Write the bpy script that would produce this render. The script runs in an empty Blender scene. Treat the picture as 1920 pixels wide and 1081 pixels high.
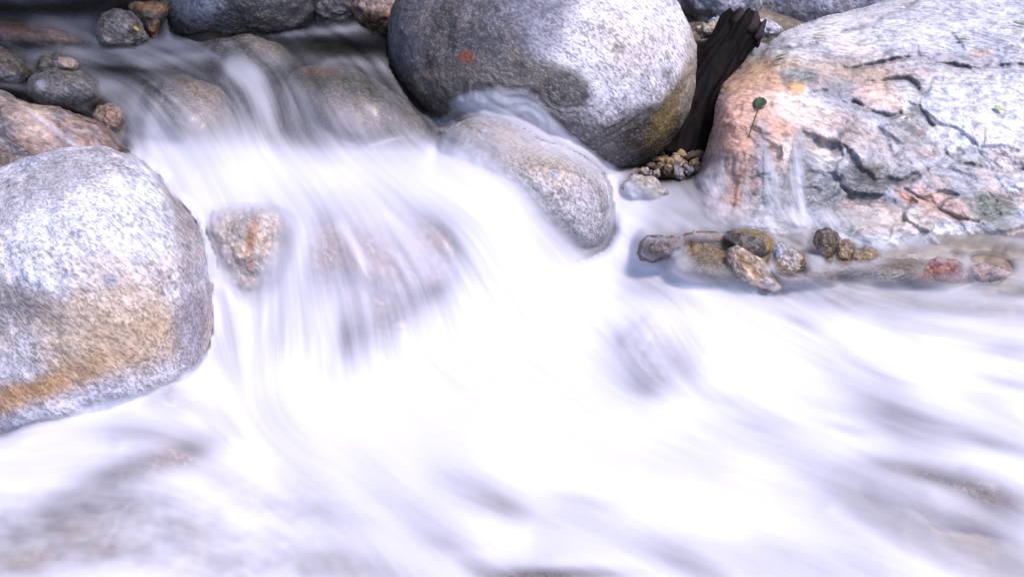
import bpy, math, random
import numpy as np
from mathutils import Vector
from mathutils.bvhtree import BVHTree

random.seed(4)
SC = bpy.context.scene
COL = SC.collection

# ------------------------------------------------------------------ camera
PITCH = math.radians(25.0)
CAM = np.array([0.0, 0.0, 1.8])
FPX = 2318.0                                   # focal length in photograph pixels (1920 wide)
FWD = np.array([0.0, math.cos(PITCH), -math.sin(PITCH)])
UPV = np.array([0.0, math.sin(PITCH), math.cos(PITCH)])
RGT = np.array([1.0, 0.0, 0.0])
cd = bpy.data.cameras.new('camera')
cam = bpy.data.objects.new('camera', cd)
COL.objects.link(cam)
cam.location = CAM
cam.rotation_euler = (math.pi / 2 - PITCH, 0, 0)
cd.sensor_width = 36.0
cd.lens = 36.0 * FPX / 1920.0
cd.clip_end = 500.0
cd.dof.use_dof = True
cd.dof.focus_distance = 3.95
cd.dof.aperture_fstop = 9.0
SC.camera = cam

# ------------------------------------------------------------------ sky, sun, exposure
SUN_EL, SUN_AZ = math.radians(62), math.radians(124)     # azimuth clockwise from +Y (north)
w = bpy.data.worlds.new('World')
SC.world = w
w.use_nodes = True
nt = w.node_tree
sky = nt.nodes.new('ShaderNodeTexSky')
sky.sky_type = 'NISHITA'
sky.sun_disc = False
sky.sun_elevation = SUN_EL
sky.sun_rotation = SUN_AZ
sky.air_density = 1.0
sky.dust_density = 2.0
sky.ozone_density = 3.0
nt.links.new(sky.outputs[0], nt.nodes['Background'].inputs[0])
nt.nodes['Background'].inputs[1].default_value = 0.15
sl = bpy.data.lights.new('sun', 'SUN')
sl.energy = 1.35
sl.angle = math.radians(14)
sl.color = (1.0, 0.89, 0.87)
sun = bpy.data.objects.new('sun', sl)
COL.objects.link(sun)
sd = Vector((math.sin(SUN_AZ) * math.cos(SUN_EL), math.cos(SUN_AZ) * math.cos(SUN_EL), math.sin(SUN_EL)))
sun.rotation_euler = sd.to_track_quat('Z', 'Y').to_euler()
sun.location = sd * 20
vs = SC.view_settings
vs.view_transform = 'Standard'
vs.look = 'None'
vs.gamma = 1.0
vs.exposure = 1.12
SC.cycles.max_bounces = 8
SC.cycles.transparent_max_bounces = 16
SC.cycles.use_denoising = True

# ------------------------------------------------------------------ projection helpers
def depth_at(px, py, z):
    return (CAM[2] - z) / (math.sin(PITCH) + (np.asarray(py, float) - 540.5) / FPX * math.cos(PITCH))

def to_world(px, py, d):
    px, py, d = np.broadcast_arrays(np.asarray(px, float), np.asarray(py, float), np.asarray(d, float))
    x = (px - 960) / FPX
    y = -(py - 540.5) / FPX
    return CAM + d[..., None] * (FWD + x[..., None] * RGT + y[..., None] * UPV)

def to_pixel(P):
    q = np.asarray(P) - CAM
    d = q @ FWD
    return 960 + FPX * (q @ RGT) / d, 540.5 - FPX * (q @ UPV) / d, d

# ------------------------------------------------------------------ numpy noise
def _hash(ix, iy, iz, seed):
    h = (ix.astype(np.int64) * 374761393 + iy.astype(np.int64) * 668265263 + iz.astype(np.int64) * 2147483647 + seed * 974711) & 0xFFFFFFFF
    h = ((h ^ (h >> 13)) * 1274126177) & 0xFFFFFFFF
    h = ((h ^ (h >> 16)) * 2246822519) & 0xFFFFFFFF
    return ((h ^ (h >> 15)) & 0xFFFFFF) / float(0xFFFFFF) * 2 - 1

def vnoise(P, seed=0):
    P = np.asarray(P, float)
    f = np.floor(P)
    t = P - f
    i = f.astype(np.int64)
    t = t * t * t * (t * (t * 6 - 15) + 10)
    r = 0
    for a in (0, 1):
        wa = t[..., 0] if a else 1 - t[..., 0]
        for b in (0, 1):
            wb = t[..., 1] if b else 1 - t[..., 1]
            for c in (0, 1):
                wc = t[..., 2] if c else 1 - t[..., 2]
                r = r + wa * wb * wc * _hash(i[..., 0] + a, i[..., 1] + b, i[..., 2] + c, seed)
    return r

def fbm(P, octv=5, seed=0, gain=0.5, lac=2.03):
    P = np.asarray(P, float)
    s, a, n = 0, 1.0, 0
    for k in range(octv):
        s = s + a * vnoise(P * lac ** k + 17.3 * k, seed + k)
        n += a
        a *= gain
    return s / n * 1.6

def sstep(a, b, x):
    t = np.clip((x - a) / (b - a), 0, 1)
    return t * t * (3 - 2 * t)

def gblur(A, s):
    if s <= 0:
        return A
    r = int(3 * s) + 1
    k = np.exp(-0.5 * (np.arange(-r, r + 1) / s) ** 2)
    k /= k.sum()
    B = np.pad(A, ((r, r), (0, 0)), mode='edge')
    B = sum(k[j] * B[j:j + A.shape[0]] for j in range(2 * r + 1))
    B = np.pad(B, ((0, 0), (r, r)), mode='edge')
    return sum(k[j] * B[:, j:j + A.shape[1]] for j in range(2 * r + 1))

def inside(poly, X, Y):
    poly = np.asarray(poly, float)
    r = np.zeros(X.shape, bool)
    x0, y0 = poly[-1]
    for x1, y1 in poly:
        c = ((y0 > Y) != (y1 > Y)) & (X < (x1 - x0) * (Y - y0) / ((y1 - y0) or 1e-9) + x0)
        r ^= c
        x0, y0 = x1, y1
    return r

def polydist(line, X, Y):
    best = np.full(X.shape, 1e9)
    for (x0, y0), (x1, y1) in zip(line[:-1], line[1:]):
        dx, dy = x1 - x0, y1 - y0
        t = np.clip(((X - x0) * dx + (Y - y0) * dy) / (dx * dx + dy * dy + 1e-9), 0, 1)
        best = np.minimum(best, np.hypot(X - x0 - t * dx, Y - y0 - t * dy))
    return best

class TPS:
    def __init__(s, pts, vals, lam=0.0):
        p = np.asarray(pts, float) / 1000.0
        n = len(p)
        r = np.hypot(p[:, None, 0] - p[None, :, 0], p[:, None, 1] - p[None, :, 1])
        K = np.where(r > 0, r * r * np.log(np.maximum(r, 1e-12)), 0) + lam * np.eye(n)
        Q = np.c_[np.ones(n), p]
        A = np.block([[K, Q], [Q.T, np.zeros((3, 3))]])
        s.w = np.linalg.solve(A, np.r_[np.asarray(vals, float), 0, 0, 0])
        s.p = p
    def __call__(s, X, Y):
        x, y = np.asarray(X) / 1000.0, np.asarray(Y) / 1000.0
        o = s.w[-3] + s.w[-2] * x + s.w[-1] * y
        for (a, b), wt in zip(s.p, s.w):
            r2 = (x - a) ** 2 + (y - b) ** 2
            o = o + wt * 0.5 * r2 * np.log(np.maximum(r2, 1e-20))
        return o

# ------------------------------------------------------------------ object helpers
def mesh_obj(name, verts, faces, mat, parent=None, attrs=None, smooth=True, origin=None):
    verts = np.asarray(verts, float)
    if origin is not None:
        verts = verts - np.asarray(origin)
    me = bpy.data.meshes.new(name)
    if isinstance(faces, np.ndarray):
        n, k = faces.shape
        me.vertices.add(len(verts))
        me.vertices.foreach_set('co', verts.astype(np.float32).ravel())
        me.loops.add(n * k)
        me.loops.foreach_set('vertex_index', faces.astype(np.int32).ravel())
        me.polygons.add(n)
        me.polygons.foreach_set('loop_start', np.arange(0, n * k, k, dtype=np.int32))
        me.polygons.foreach_set('loop_total', np.full(n, k, np.int32))
        me.update(calc_edges=True)
        me.validate()
    else:
        me.from_pydata([tuple(v) for v in verts], [], faces)
    me.polygons.foreach_set('use_smooth', np.full(len(me.polygons), smooth))
    for an, av in (attrs or {}).items():
        av = np.asarray(av, np.float32)
        if av.ndim == 2:
            at = me.attributes.new(an, 'FLOAT_COLOR', 'POINT')
            at.data.foreach_set('color', np.c_[av[:, :3], np.ones(len(av))].astype(np.float32).ravel())
        else:
            at = me.attributes.new(an, 'FLOAT', 'POINT')
            at.data.foreach_set('value', av)
    me.materials.append(mat)
    o = bpy.data.objects.new(name, me)
    COL.objects.link(o)
    if origin is not None:
        o.location = origin
    if parent is not None:
        o.parent = parent
        if origin is None:
            pass
    return o

def tag(o, label=None, cat=None, group=None, kind=None):
    if label: o['label'] = label
    if cat: o['category'] = cat
    if group: o['group'] = group
    if kind: o['kind'] = kind
    return o

def empty(name, loc):
    o = bpy.data.objects.new(name, None)
    COL.objects.link(o)
    o.location = loc
    o.empty_display_size = 0.05
    return o

# ------------------------------------------------------------------ materials
def nodes_of(name):
    m = bpy.data.materials.new(name)
    m.use_nodes = True
    n = m.node_tree
    n.nodes.clear()
    return m, n, n.nodes.new, n.links.new

def rock_mat(name, scale=60, stretch=0.45, dark=(0.06, 0.055, 0.065), amount=0.75, pale=(0.80, 0.78, 0.86), pale_amt=0.35,
             rough=0.6, bump=0.35, ang=-45):
    m, n, N, L = nodes_of(name)
    out = N('ShaderNodeOutputMaterial')
    bs = N('ShaderNodeBsdfPrincipled')
    L(bs.outputs[0], out.inputs[0])
    tc = N('ShaderNodeTexCoord')
    m1 = N('ShaderNodeMapping'); m1.inputs['Rotation'].default_value = (0, math.radians(ang), 0)
    m2 = N('ShaderNodeMapping'); m2.inputs['Scale'].default_value = (stretch, 1, 1)
    L(tc.outputs['Object'], m1.inputs[0]); L(m1.outputs[0], m2.inputs[0])
    def noise(sc, det, ro, vec=m2):
        t = N('ShaderNodeTexNoise'); t.inputs['Scale'].default_value = sc
        t.inputs['Detail'].default_value = det; t.inputs['Roughness'].default_value = ro
        L(vec.outputs[0], t.inputs[0]); return t
    def ramp(src, a, b):
        r = N('ShaderNodeMapRange'); r.inputs[1].default_value = a; r.inputs[2].default_value = b
        r.interpolation_type = 'SMOOTHSTEP'
        L(src, r.inputs[0]); return r
    at = N('ShaderNodeAttribute'); at.attribute_name = 'col'
    n1 = noise(scale, 3, 0.6); n2 = noise(scale * 2.3, 2, 0.6); n3 = noise(scale * 0.16, 4, 0.6)
    # dark mica flecks: fine noise, denser where the coarse noise is high
    sh = N('ShaderNodeMath'); sh.operation = 'MULTIPLY_ADD'; L(n3.outputs[0], sh.inputs[0]); sh.inputs[1].default_value = 0.30; sh.inputs[2].default_value = -0.15
    ad = N('ShaderNodeMath'); ad.operation = 'ADD'; L(n1.outputs[0], ad.inputs[0]); L(sh.outputs[0], ad.inputs[1])
    f1 = ramp(ad.outputs[0], 0.46, 0.62)
    f2 = ramp(n2.outputs[0], 0.52, 0.68)
    mx = N('ShaderNodeMath'); mx.operation = 'MAXIMUM'; L(f1.outputs[0], mx.inputs[0])
    hf = N('ShaderNodeMath'); hf.operation = 'MULTIPLY'; L(f2.outputs[0], hf.inputs[0]); hf.inputs[1].default_value = 0.7
    L(hf.outputs[0], mx.inputs[1])
    am = N('ShaderNodeMath'); am.operation = 'MULTIPLY'; L(mx.outputs[0], am.inputs[0]); am.inputs[1].default_value = amount
    # pale feldspar grains
    f3 = ramp(n1.outputs[0], 0.47, 0.34)
    pa = N('ShaderNodeMath'); pa.operation = 'MULTIPLY'; L(f3.outputs[0], pa.inputs[0]); pa.inputs[1].default_value = pale_amt
    c1 = N('ShaderNodeMix'); c1.data_type = 'RGBA'
    L(pa.outputs[0], c1.inputs['Factor']); L(at.outputs['Color'], c1.inputs['A'])
    pm = N('ShaderNodeMix'); pm.data_type = 'RGBA'; pm.blend_type = 'MULTIPLY'
    # grains are brighter than the local stain, never beyond white
    sc_ = N('ShaderNodeMix'); sc_.data_type = 'RGBA'; sc_.inputs['Factor'].default_value = 0.28
    L(at.outputs['Color'], sc_.inputs['A']); sc_.inputs['B'].default_value = (*pale, 1)
    L(sc_.outputs['Result'], c1.inputs['B'])
    c2 = N('ShaderNodeMix'); c2.data_type = 'RGBA'
    L(am.outputs[0], c2.inputs['Factor']); L(c1.outputs['Result'], c2.inputs['A'])
    dk = N('ShaderNodeMix'); dk.data_type = 'RGBA'; dk.inputs['Factor'].default_value = 0.85
    L(at.outputs['Color'], dk.inputs['A']); dk.inputs['B'].default_value = (*dark, 1)
    dk2 = N('ShaderNodeMix'); dk2.data_type = 'RGBA'; dk2.blend_type = 'DARKEN'; dk2.inputs['Factor'].default_value = 1
    L(dk.outputs['Result'], dk2.inputs['A']); L(at.outputs['Color'], dk2.inputs['B'])
    L(dk2.outputs['Result'], c2.inputs['B'])
    L(c2.outputs['Result'], bs.inputs['Base Color'])
    wt = N('ShaderNodeAttribute'); wt.attribute_name = 'wet'
    rr = N('ShaderNodeMapRange'); rr.inputs[3].default_value = rough; rr.inputs[4].default_value = 0.22
    L(wt.outputs['Fac'], rr.inputs[0]); L(rr.outputs[0], bs.inputs['Roughness'])
    bs.inputs['Specular IOR Level'].default_value = 0.35
    hs = N('ShaderNodeMath'); hs.operation = 'ADD'; L(n1.outputs[0], hs.inputs[0]); L(n2.outputs[0], hs.inputs[1])
    bp = N('ShaderNodeBump'); bp.inputs['Strength'].default_value = bump; bp.inputs['Distance'].default_value = 0.012
    L(hs.outputs[0], bp.inputs['Height']); L(bp.outputs[0], bs.inputs['Normal'])
    n.nodes.remove(pm)
    return m

MAT = {
    'granite': rock_mat('speckled_granite', 125, 0.42, amount=0.7, pale_amt=0.5, bump=0.5),
    'coarse': rock_mat('coarse_granite', 150, 0.40, amount=0.62, pale_amt=0.45, bump=0.4),
    'fine': rock_mat('fine_granite', 130, 0.6, amount=0.65, pale_amt=0.45, bump=0.35),
    'gneiss': rock_mat('pink_gneiss', 46, 0.5, amount=0.5, pale_amt=0.45, bump=0.55, rough=0.5, ang=-30),
    'stone': rock_mat('river_stone', 90, 0.6, dark=(0.05, 0.04, 0.04), amount=0.6, rough=0.4, pale_amt=0.2, bump=0.4),
}

def simple_mat(name, color, rough=0.6, spec=0.4, nscale=30, var=0.5, bump=0.3, stretch=(1, 1, 1)):
    m, n, N, L = nodes_of(name)
    out = N('ShaderNodeOutputMaterial'); bs = N('ShaderNodeBsdfPrincipled'); L(bs.outputs[0], out.inputs[0])
    tc = N('ShaderNodeTexCoord'); mp = N('ShaderNodeMapping'); mp.inputs['Scale'].default_value = stretch
    L(tc.outputs['Object'], mp.inputs[0])
    t = N('ShaderNodeTexNoise'); t.inputs['Scale'].default_value = nscale; t.inputs['Detail'].default_value = 6; t.inputs['Roughness'].default_value = 0.65
    L(mp.outputs[0], t.inputs[0])
    cr = N('ShaderNodeValToRGB')
    cr.color_ramp.elements[0].position = 0.3; cr.color_ramp.elements[1].position = 0.7
    cr.color_ramp.elements[0].color = (*[c * (1 - var) for c in color], 1)
    cr.color_ramp.elements[1].color = (*[min(1, c * (1 + var)) for c in color], 1)
    L(t.outputs[0], cr.inputs[0]); L(cr.outputs[0], bs.inputs['Base Color'])
    bs.inputs['Roughness'].default_value = rough; bs.inputs['Specular IOR Level'].default_value = spec
    bp = N('ShaderNodeBump'); bp.inputs['Strength'].default_value = bump; bp.inputs['Distance'].default_value = 0.01
    L(t.outputs[0], bp.inputs['Height']); L(bp.outputs[0], bs.inputs['Normal'])
    return m

def bed_mat():
    m, n, N, L = nodes_of('stream_bed_gravel')
    out = N('ShaderNodeOutputMaterial'); bs = N('ShaderNodeBsdfPrincipled'); L(bs.outputs[0], out.inputs[0])
    tc = N('ShaderNodeTexCoord')
    v = N('ShaderNodeTexVoronoi'); v.inputs['Scale'].default_value = 24; v.feature = 'SMOOTH_F1'; v.inputs['Smoothness'].default_value = .6; L(tc.outputs['Object'], v.inputs[0])
    v2 = N('ShaderNodeTexVoronoi'); v2.inputs['Scale'].default_value = 24; v2.feature = 'SMOOTH_F1'; v2.inputs['Smoothness'].default_value = 0.4; L(tc.outputs['Object'], v2.inputs[0])
    no = N('ShaderNodeTexNoise'); no.inputs['Scale'].default_value = 5; no.inputs['Detail'].default_value = 6; L(tc.outputs['Object'], no.inputs[0])
    cr = N('ShaderNodeValToRGB')
    e = cr.color_ramp.elements
    e[0].color = (0.045, 0.040, 0.036, 1); e[1].color = (0.20, 0.15, 0.11, 1)
    x = e.new(0.5); x.color = (0.10, 0.085, 0.075, 1)
    mm = N('ShaderNodeMath'); mm.operation = 'MULTIPLY_ADD'; L(v.outputs['Color'], mm.inputs[0]); mm.inputs[1].default_value = 0.5
    L(no.outputs[0], mm.inputs[2]); 
    m3 = N('ShaderNodeMath'); m3.operation = 'SUBTRACT'; L(mm.outputs[0], m3.inputs[0]); m3.inputs[1].default_value = 0.2
    L(m3.outputs[0], cr.inputs[0])
    ti = N('ShaderNodeAttribute'); ti.attribute_name = 'tint'
    mu = N('ShaderNodeMix'); mu.data_type = 'RGBA'; mu.blend_type = 'MULTIPLY'; mu.inputs['Factor'].default_value = 1
    L(cr.outputs[0], mu.inputs['A']); L(ti.outputs['Color'], mu.inputs['B']); L(mu.outputs['Result'], bs.inputs['Base Color'])
    bs.inputs['Roughness'].default_value = 0.5
    bp = N('ShaderNodeBump'); bp.invert = True; bp.inputs['Strength'].default_value = 0.6; bp.inputs['Distance'].default_value = 0.03
    L(v2.outputs[0], bp.inputs['Height']); L(bp.outputs[0], bs.inputs['Normal'])
    return m

def water_mat():
    m, n, N, L = nodes_of('flowing_water')
    out = N('ShaderNodeOutputMaterial')
    at = N('ShaderNodeAttribute'); at.attribute_name = 'foam'
    tr = N('ShaderNodeBsdfTransparent'); tr.inputs[0].default_value = (0.88, 0.89, 0.86, 1)
    gl = N('ShaderNodeBsdfGlossy'); gl.inputs['Roughness'].default_value = 0.28
    fr = N('ShaderNodeFresnel'); fr.inputs[0].default_value = 1.33
    fi = N('ShaderNodeAttribute'); fi.attribute_name = 'film'
    fm = N('ShaderNodeMath'); fm.operation = 'MULTIPLY'; L(fr.outputs[0], fm.inputs[0]); L(fi.outputs['Fac'], fm.inputs[1])
    clear = N('ShaderNodeMixShader'); L(fm.outputs[0], clear.inputs[0]); L(tr.outputs[0], clear.inputs[1]); L(gl.outputs[0], clear.inputs[2])
    df = N('ShaderNodeBsdfDiffuse'); df.inputs[0].default_value = (0.80, 0.785, 0.90, 1)
    tl = N('ShaderNodeBsdfTranslucent'); tl.inputs[0].default_value = (0.80, 0.785, 0.90, 1)
    foam = N('ShaderNodeMixShader'); foam.inputs[0].default_value = 0.25
    L(df.outputs[0], foam.inputs[1]); L(tl.outputs[0], foam.inputs[2])
    mx = N('ShaderNodeMixShader'); L(at.outputs['Fac'], mx.inputs[0]); L(clear.outputs[0], mx.inputs[1]); L(foam.outputs[0], mx.inputs[2])
    L(mx.outputs[0], out.inputs[0])
    return m

# ------------------------------------------------------------------ colours (albedo)
LIGHT = (0.64, 0.61, 0.70); MID = (0.42, 0.40, 0.47); GREY = (0.27, 0.26, 0.31); DARK = (0.10, 0.095, 0.115)
OCHRE = (0.46, 0.33, 0.20); PINK = (0.66, 0.46, 0.38); WETB = (0.032, 0.024, 0.017); BROWN = (0.20, 0.13, 0.085)
RUST = (0.20, 0.045, 0.02); TAN = (0.46, 0.35, 0.25); WHITE = (0.76, 0.73, 0.80); MOSS = (0.13, 0.10, 0.035)
ORANGE = (0.52, 0.20, 0.07); RED = (0.30, 0.09, 0.075); GREEN = (0.10, 0.12, 0.09)

def paint(P, px, py, c1, c2, patches, seed, low=2.5, mott=0.75):
    n = fbm(P * low, 4, seed)
    t = sstep(-0.45, 0.45, n)[:, None]
    col = np.asarray(c1) * (1 - t) + np.asarray(c2) * t
    wet = np.zeros(len(P))
    u = (P @ RGT) * .707 - (P @ UPV) * .707; v = (P @ RGT) * .707 + (P @ UPV) * .707
    md = fbm(np.stack([u * 14, v * 34, (P @ FWD) * 26], -1) + seed, 4, seed + 60, gain=.7)
    m2 = fbm(np.stack([u * 60, v * 130, (P @ FWD) * 110], -1) + seed, 2, seed + 66, gain=.7)
    col = col * (1 + mott * (.55 * md + .45 * m2))[:, None]
    wm = fbm(P * 13 + 31, 3, seed + 70)
    col = col * (1 + .14 * mott * wm[:, None] * np.array([1.2, .1, -1.3]))
    nb = fbm(P * 9, 5, seed + 40, gain=0.62)
    for p in patches:
        cx, cy, rx, ry, an, c, st = p[:7]
        a = math.radians(an)
        X = (px - cx) * math.cos(a) + (py - cy) * math.sin(a)
        Y = -(px - cx) * math.sin(a) + (py - cy) * math.cos(a)
        r = np.sqrt((X / rx) ** 2 + (Y / ry) ** 2)
        ed = p[7] if len(p) > 7 else 0.35
        k = st * sstep(1 + ed, 1 - ed, r + 0.45 * nb)
        col = col * (1 - k[:, None]) + np.asarray(c) * k[:, None]
        if max(c) < 0.2:
            wet = np.maximum(wet, k)
    col = np.clip(col * (1 + .30 * mott * (.5 * md + .5 * m2))[:, None], .004, .86)
    return col, wet

_ico = {}
def ico(sub):
    if sub not in _ico:
        t = (1 + 5 ** 0.5) / 2
        v = np.array([(-1, t, 0), (1, t, 0), (-1, -t, 0), (1, -t, 0), (0, -1, t), (0, 1, t), (0, -1, -t), (0, 1, -t), (t, 0, -1), (t, 0, 1), (-t, 0, -1), (-t, 0, 1)], float)
        v /= np.linalg.norm(v, axis=1)[:, None]
        f = np.array([(0, 11, 5), (0, 5, 1), (0, 1, 7), (0, 7, 10), (0, 10, 11), (1, 5, 9), (5, 11, 4), (11, 10, 2), (10, 7, 6), (7, 1, 8), (3, 9, 4), (3, 4, 2), (3, 2, 6), (3, 6, 8), (3, 8, 9), (4, 9, 5), (2, 4, 11), (6, 2, 10), (8, 6, 7), (9, 8, 1)])
        for _ in range(sub):
            e = np.sort(np.concatenate([f[:, [0, 1]], f[:, [1, 2]], f[:, [2, 0]]]), axis=1)
            u, inv = np.unique(e, axis=0, return_inverse=True)
            inv = inv.ravel()
            mid = v[u].sum(1); mid /= np.linalg.norm(mid, axis=1)[:, None]
            k = len(f); b = len(v)
            ab, bc, ca = inv[:k] + b, inv[k:2 * k] + b, inv[2 * k:] + b
            v = np.r_[v, mid]
            f = np.r_[np.c_[f[:, 0], ab, ca], np.c_[f[:, 1], bc, ab], np.c_[f[:, 2], ca, bc], np.c_[ab, bc, ca]]
        _ico[sub] = (v, f)
    return _ico[sub]

ROCKS = []           # (object, world verts, faces, exposed polygon or None, softness)

def boulder(name, label, cat, outline, d, dr, sub=6, c1=MID, c2=LIGHT, patches=(), mat='granite', exposed='outline', soft=2.0,
            amp=0.02, pw=1.0, seed=None, group=None, low=2.5, lean=0.0, facet=0.0, nf=3.0, damp=0.0):
    """A closed rounded stone whose girth follows the outline (photograph pixels, at distance d along the view) with half-depth dr."""
    seed = seed if seed is not None else (len(ROCKS) * 13 + 5)
    ol = np.asarray(outline, float)
    c = np.array([(ol[:, 0].min() + ol[:, 0].max()) / 2, (ol[:, 1].min() + ol[:, 1].max()) / 2])
    # dense closed outline -> polar radius about the centre
    q = np.concatenate([np.linspace(ol[i], ol[(i + 1) % len(ol)], 60, endpoint=False) for i in range(len(ol))])
    th = np.arctan2(-(q[:, 1] - c[1]), q[:, 0] - c[0]); rad = np.hypot(q[:, 0] - c[0], q[:, 1] - c[1])
    o = np.argsort(th)
    tt = np.linspace(-math.pi, math.pi, 721)[:-1]
    R = np.interp(tt, np.r_[th[o] - 2 * math.pi, th[o], th[o] + 2 * math.pi], np.tile(rad[o], 3))
    k = np.exp(-0.5 * (np.arange(-36, 37) / 9.0) ** 2); k /= k.sum()
    R = np.convolve(np.r_[R[-36:], R, R[:36]], k, 'valid')
    A = (ol[:, 0].max() - ol[:, 0].min()) / 2; B = (ol[:, 1].max() - ol[:, 1].min()) / 2
    v, f = ico(sub)
    rho = np.hypot(v[:, 0], v[:, 1])
    t = np.arctan2(v[:, 1], v[:, 0])
    Rt = np.interp(t, np.r_[tt, math.pi], np.r_[R, R[0]])
    El = 1 / np.sqrt((np.cos(t) / A) ** 2 + (np.sin(t) / B) ** 2)
    Re = El + (Rt - El) * np.clip(rho, 0, 1) ** 2
    rr = rho ** pw
    s = d / FPX
    lx = rr * Re * np.cos(t) * s
    ly = rr * Re * np.sin(t) * s
    lz = v[:, 2] * dr + lean * ly
    ctr = to_world(c[0], c[1], d)
    ray = (ctr - CAM) / d
    P = ctr + lx[:, None] * RGT + ly[:, None] * UPV + lz[:, None] * ray
    size = max(A, B) * s
    nrm = v[:, 0:1] * RGT + v[:, 1:2] * UPV + v[:, 2:3] * FWD
    dn = fbm(P / size * nf + seed, 5, seed, gain=0.5)
    if facet:
        g = fbm(P / size * 1.6 + seed * 3, 3, seed + 7)
        kk = 5.0
        gq = np.floor(g * kk) / kk + sstep(0.62, 0.98, g * kk - np.floor(g * kk)) / kk
        dn = dn + facet * (gq - g) * 4
    P = P + nrm * (amp * dn + min(.0035, size * .012) * fbm(P * 22 + seed, 4, seed + 3, gain=.6))[:, None]
    px, py, _ = to_pixel(P)
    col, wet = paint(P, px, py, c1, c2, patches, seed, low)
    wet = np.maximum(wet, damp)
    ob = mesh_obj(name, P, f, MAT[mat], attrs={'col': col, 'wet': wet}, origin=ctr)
    tag(ob, label, cat, group)
    ex = None if exposed is None else (outline if isinstance(exposed, str) else exposed)
    ROCKS.append((ob, P, f, ex, soft))
    return ob

# ================================================================== LARGE ROCKS
boulder('boulder', 'large pale granite boulder with ochre lower half, cut by the left edge', 'boulder',
        [(-60, 345), (0, 320), (60, 296), (130, 278), (200, 275), (258, 298), (310, 342), (350, 390), (377, 440), (390, 500), (393, 560),
         (390, 625), (384, 690), (360, 770), (290, 840), (180, 880), (60, 885), (-60, 870), (-170, 780), (-220, 640), (-200, 480), (-140, 400)],
        3.75, 0.40, 7, (0.52, 0.49, 0.57), LIGHT,
        [(180, 420, 170, 90, 10, (0.62, 0.60, 0.69), .8, .7), (225, 640, 210, 105, -12, (0.50, 0.34, 0.21), .85, .9), (20, 560, 95, 40, 30, (0.20, 0.17, 0.16), .75, .7),
         (345, 420, 26, 120, -14, (0.27, 0.22, 0.21), .8, .7), (70, 728, 120, 30, -18, (0.48, 0.25, 0.08), .85, .8), (20, 690, 60, 25, 0, (0.72, 0.68, 0.76), .8, .5),
         (160, 770, 220, 40, -20, (0.66, 0.64, 0.75), .8, .6), (360, 600, 30, 110, 0, (0.26, 0.25, 0.30), .8, .6), (110, 330, 130, 34, -20, (0.36, 0.34, 0.38), .8, .7),
         (205, 527, 13, 10, 0, (0.33, 0.32, 0.38), .9, .3), (143, 438, 10, 8, 0, (0.42, 0.42, 0.58), .9, .3), (325, 552, 14, 9, 0, WHITE, .9, .3)],
        'coarse', [(-80, 250), (200, 255), (270, 290), (330, 350), (392, 430), (406, 500), (410, 560), (406, 620), (390, 664), (362, 694), (330, 714), (250, 744), (180, 764), (90, 792), (0, 818), (-80, 830)],
        4.5, amp=0.012, low=4)

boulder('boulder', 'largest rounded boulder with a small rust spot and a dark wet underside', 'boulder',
        [(735, 20), (727, 90), (742, 150), (790, 212), (850, 265), (950, 312), (1060, 335), (1160, 322), (1212, 308), (1256, 272), (1291, 210),
         (1306, 125), (1299, 62), (1270, 0), (1200, -66), (1050, -105), (900, -95), (790, -55)],
        4.66, 0.42, 7, (0.075, 0.066, 0.074), (0.135, 0.122, 0.138),  # left side darkened in the rock colour, adding to its shade
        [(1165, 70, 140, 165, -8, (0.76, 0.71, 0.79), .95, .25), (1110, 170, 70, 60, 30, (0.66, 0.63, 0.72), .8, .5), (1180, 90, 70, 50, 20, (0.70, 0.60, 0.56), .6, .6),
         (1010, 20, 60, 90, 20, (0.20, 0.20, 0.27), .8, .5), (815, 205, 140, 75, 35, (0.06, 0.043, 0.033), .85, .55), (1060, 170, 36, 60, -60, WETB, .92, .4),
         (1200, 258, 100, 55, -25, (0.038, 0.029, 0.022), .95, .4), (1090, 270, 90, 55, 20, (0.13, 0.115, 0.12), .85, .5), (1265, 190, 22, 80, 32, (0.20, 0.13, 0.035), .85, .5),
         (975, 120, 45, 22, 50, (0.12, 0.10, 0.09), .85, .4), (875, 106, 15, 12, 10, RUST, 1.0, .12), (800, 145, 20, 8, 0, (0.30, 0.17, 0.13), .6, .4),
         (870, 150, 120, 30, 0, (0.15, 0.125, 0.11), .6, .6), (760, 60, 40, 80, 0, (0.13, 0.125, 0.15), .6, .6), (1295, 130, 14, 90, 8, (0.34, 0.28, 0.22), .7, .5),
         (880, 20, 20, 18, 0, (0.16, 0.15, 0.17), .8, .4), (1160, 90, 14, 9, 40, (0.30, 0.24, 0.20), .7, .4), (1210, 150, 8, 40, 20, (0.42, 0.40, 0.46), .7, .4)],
        'granite', [(700, -80), (1320, -80), (1320, 130), (1300, 220), (1262, 280), (1218, 312), (1160, 324), (1122, 295), (1075, 258), (1040, 225), (1010, 190), (980, 172), (940, 162),
                    (915, 165), (860, 178), (838, 186), (846, 205), (820, 222), (785, 215), (755, 182), (726, 130)],
        3.0, amp=0.014, low=4, facet=0.45)

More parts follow.
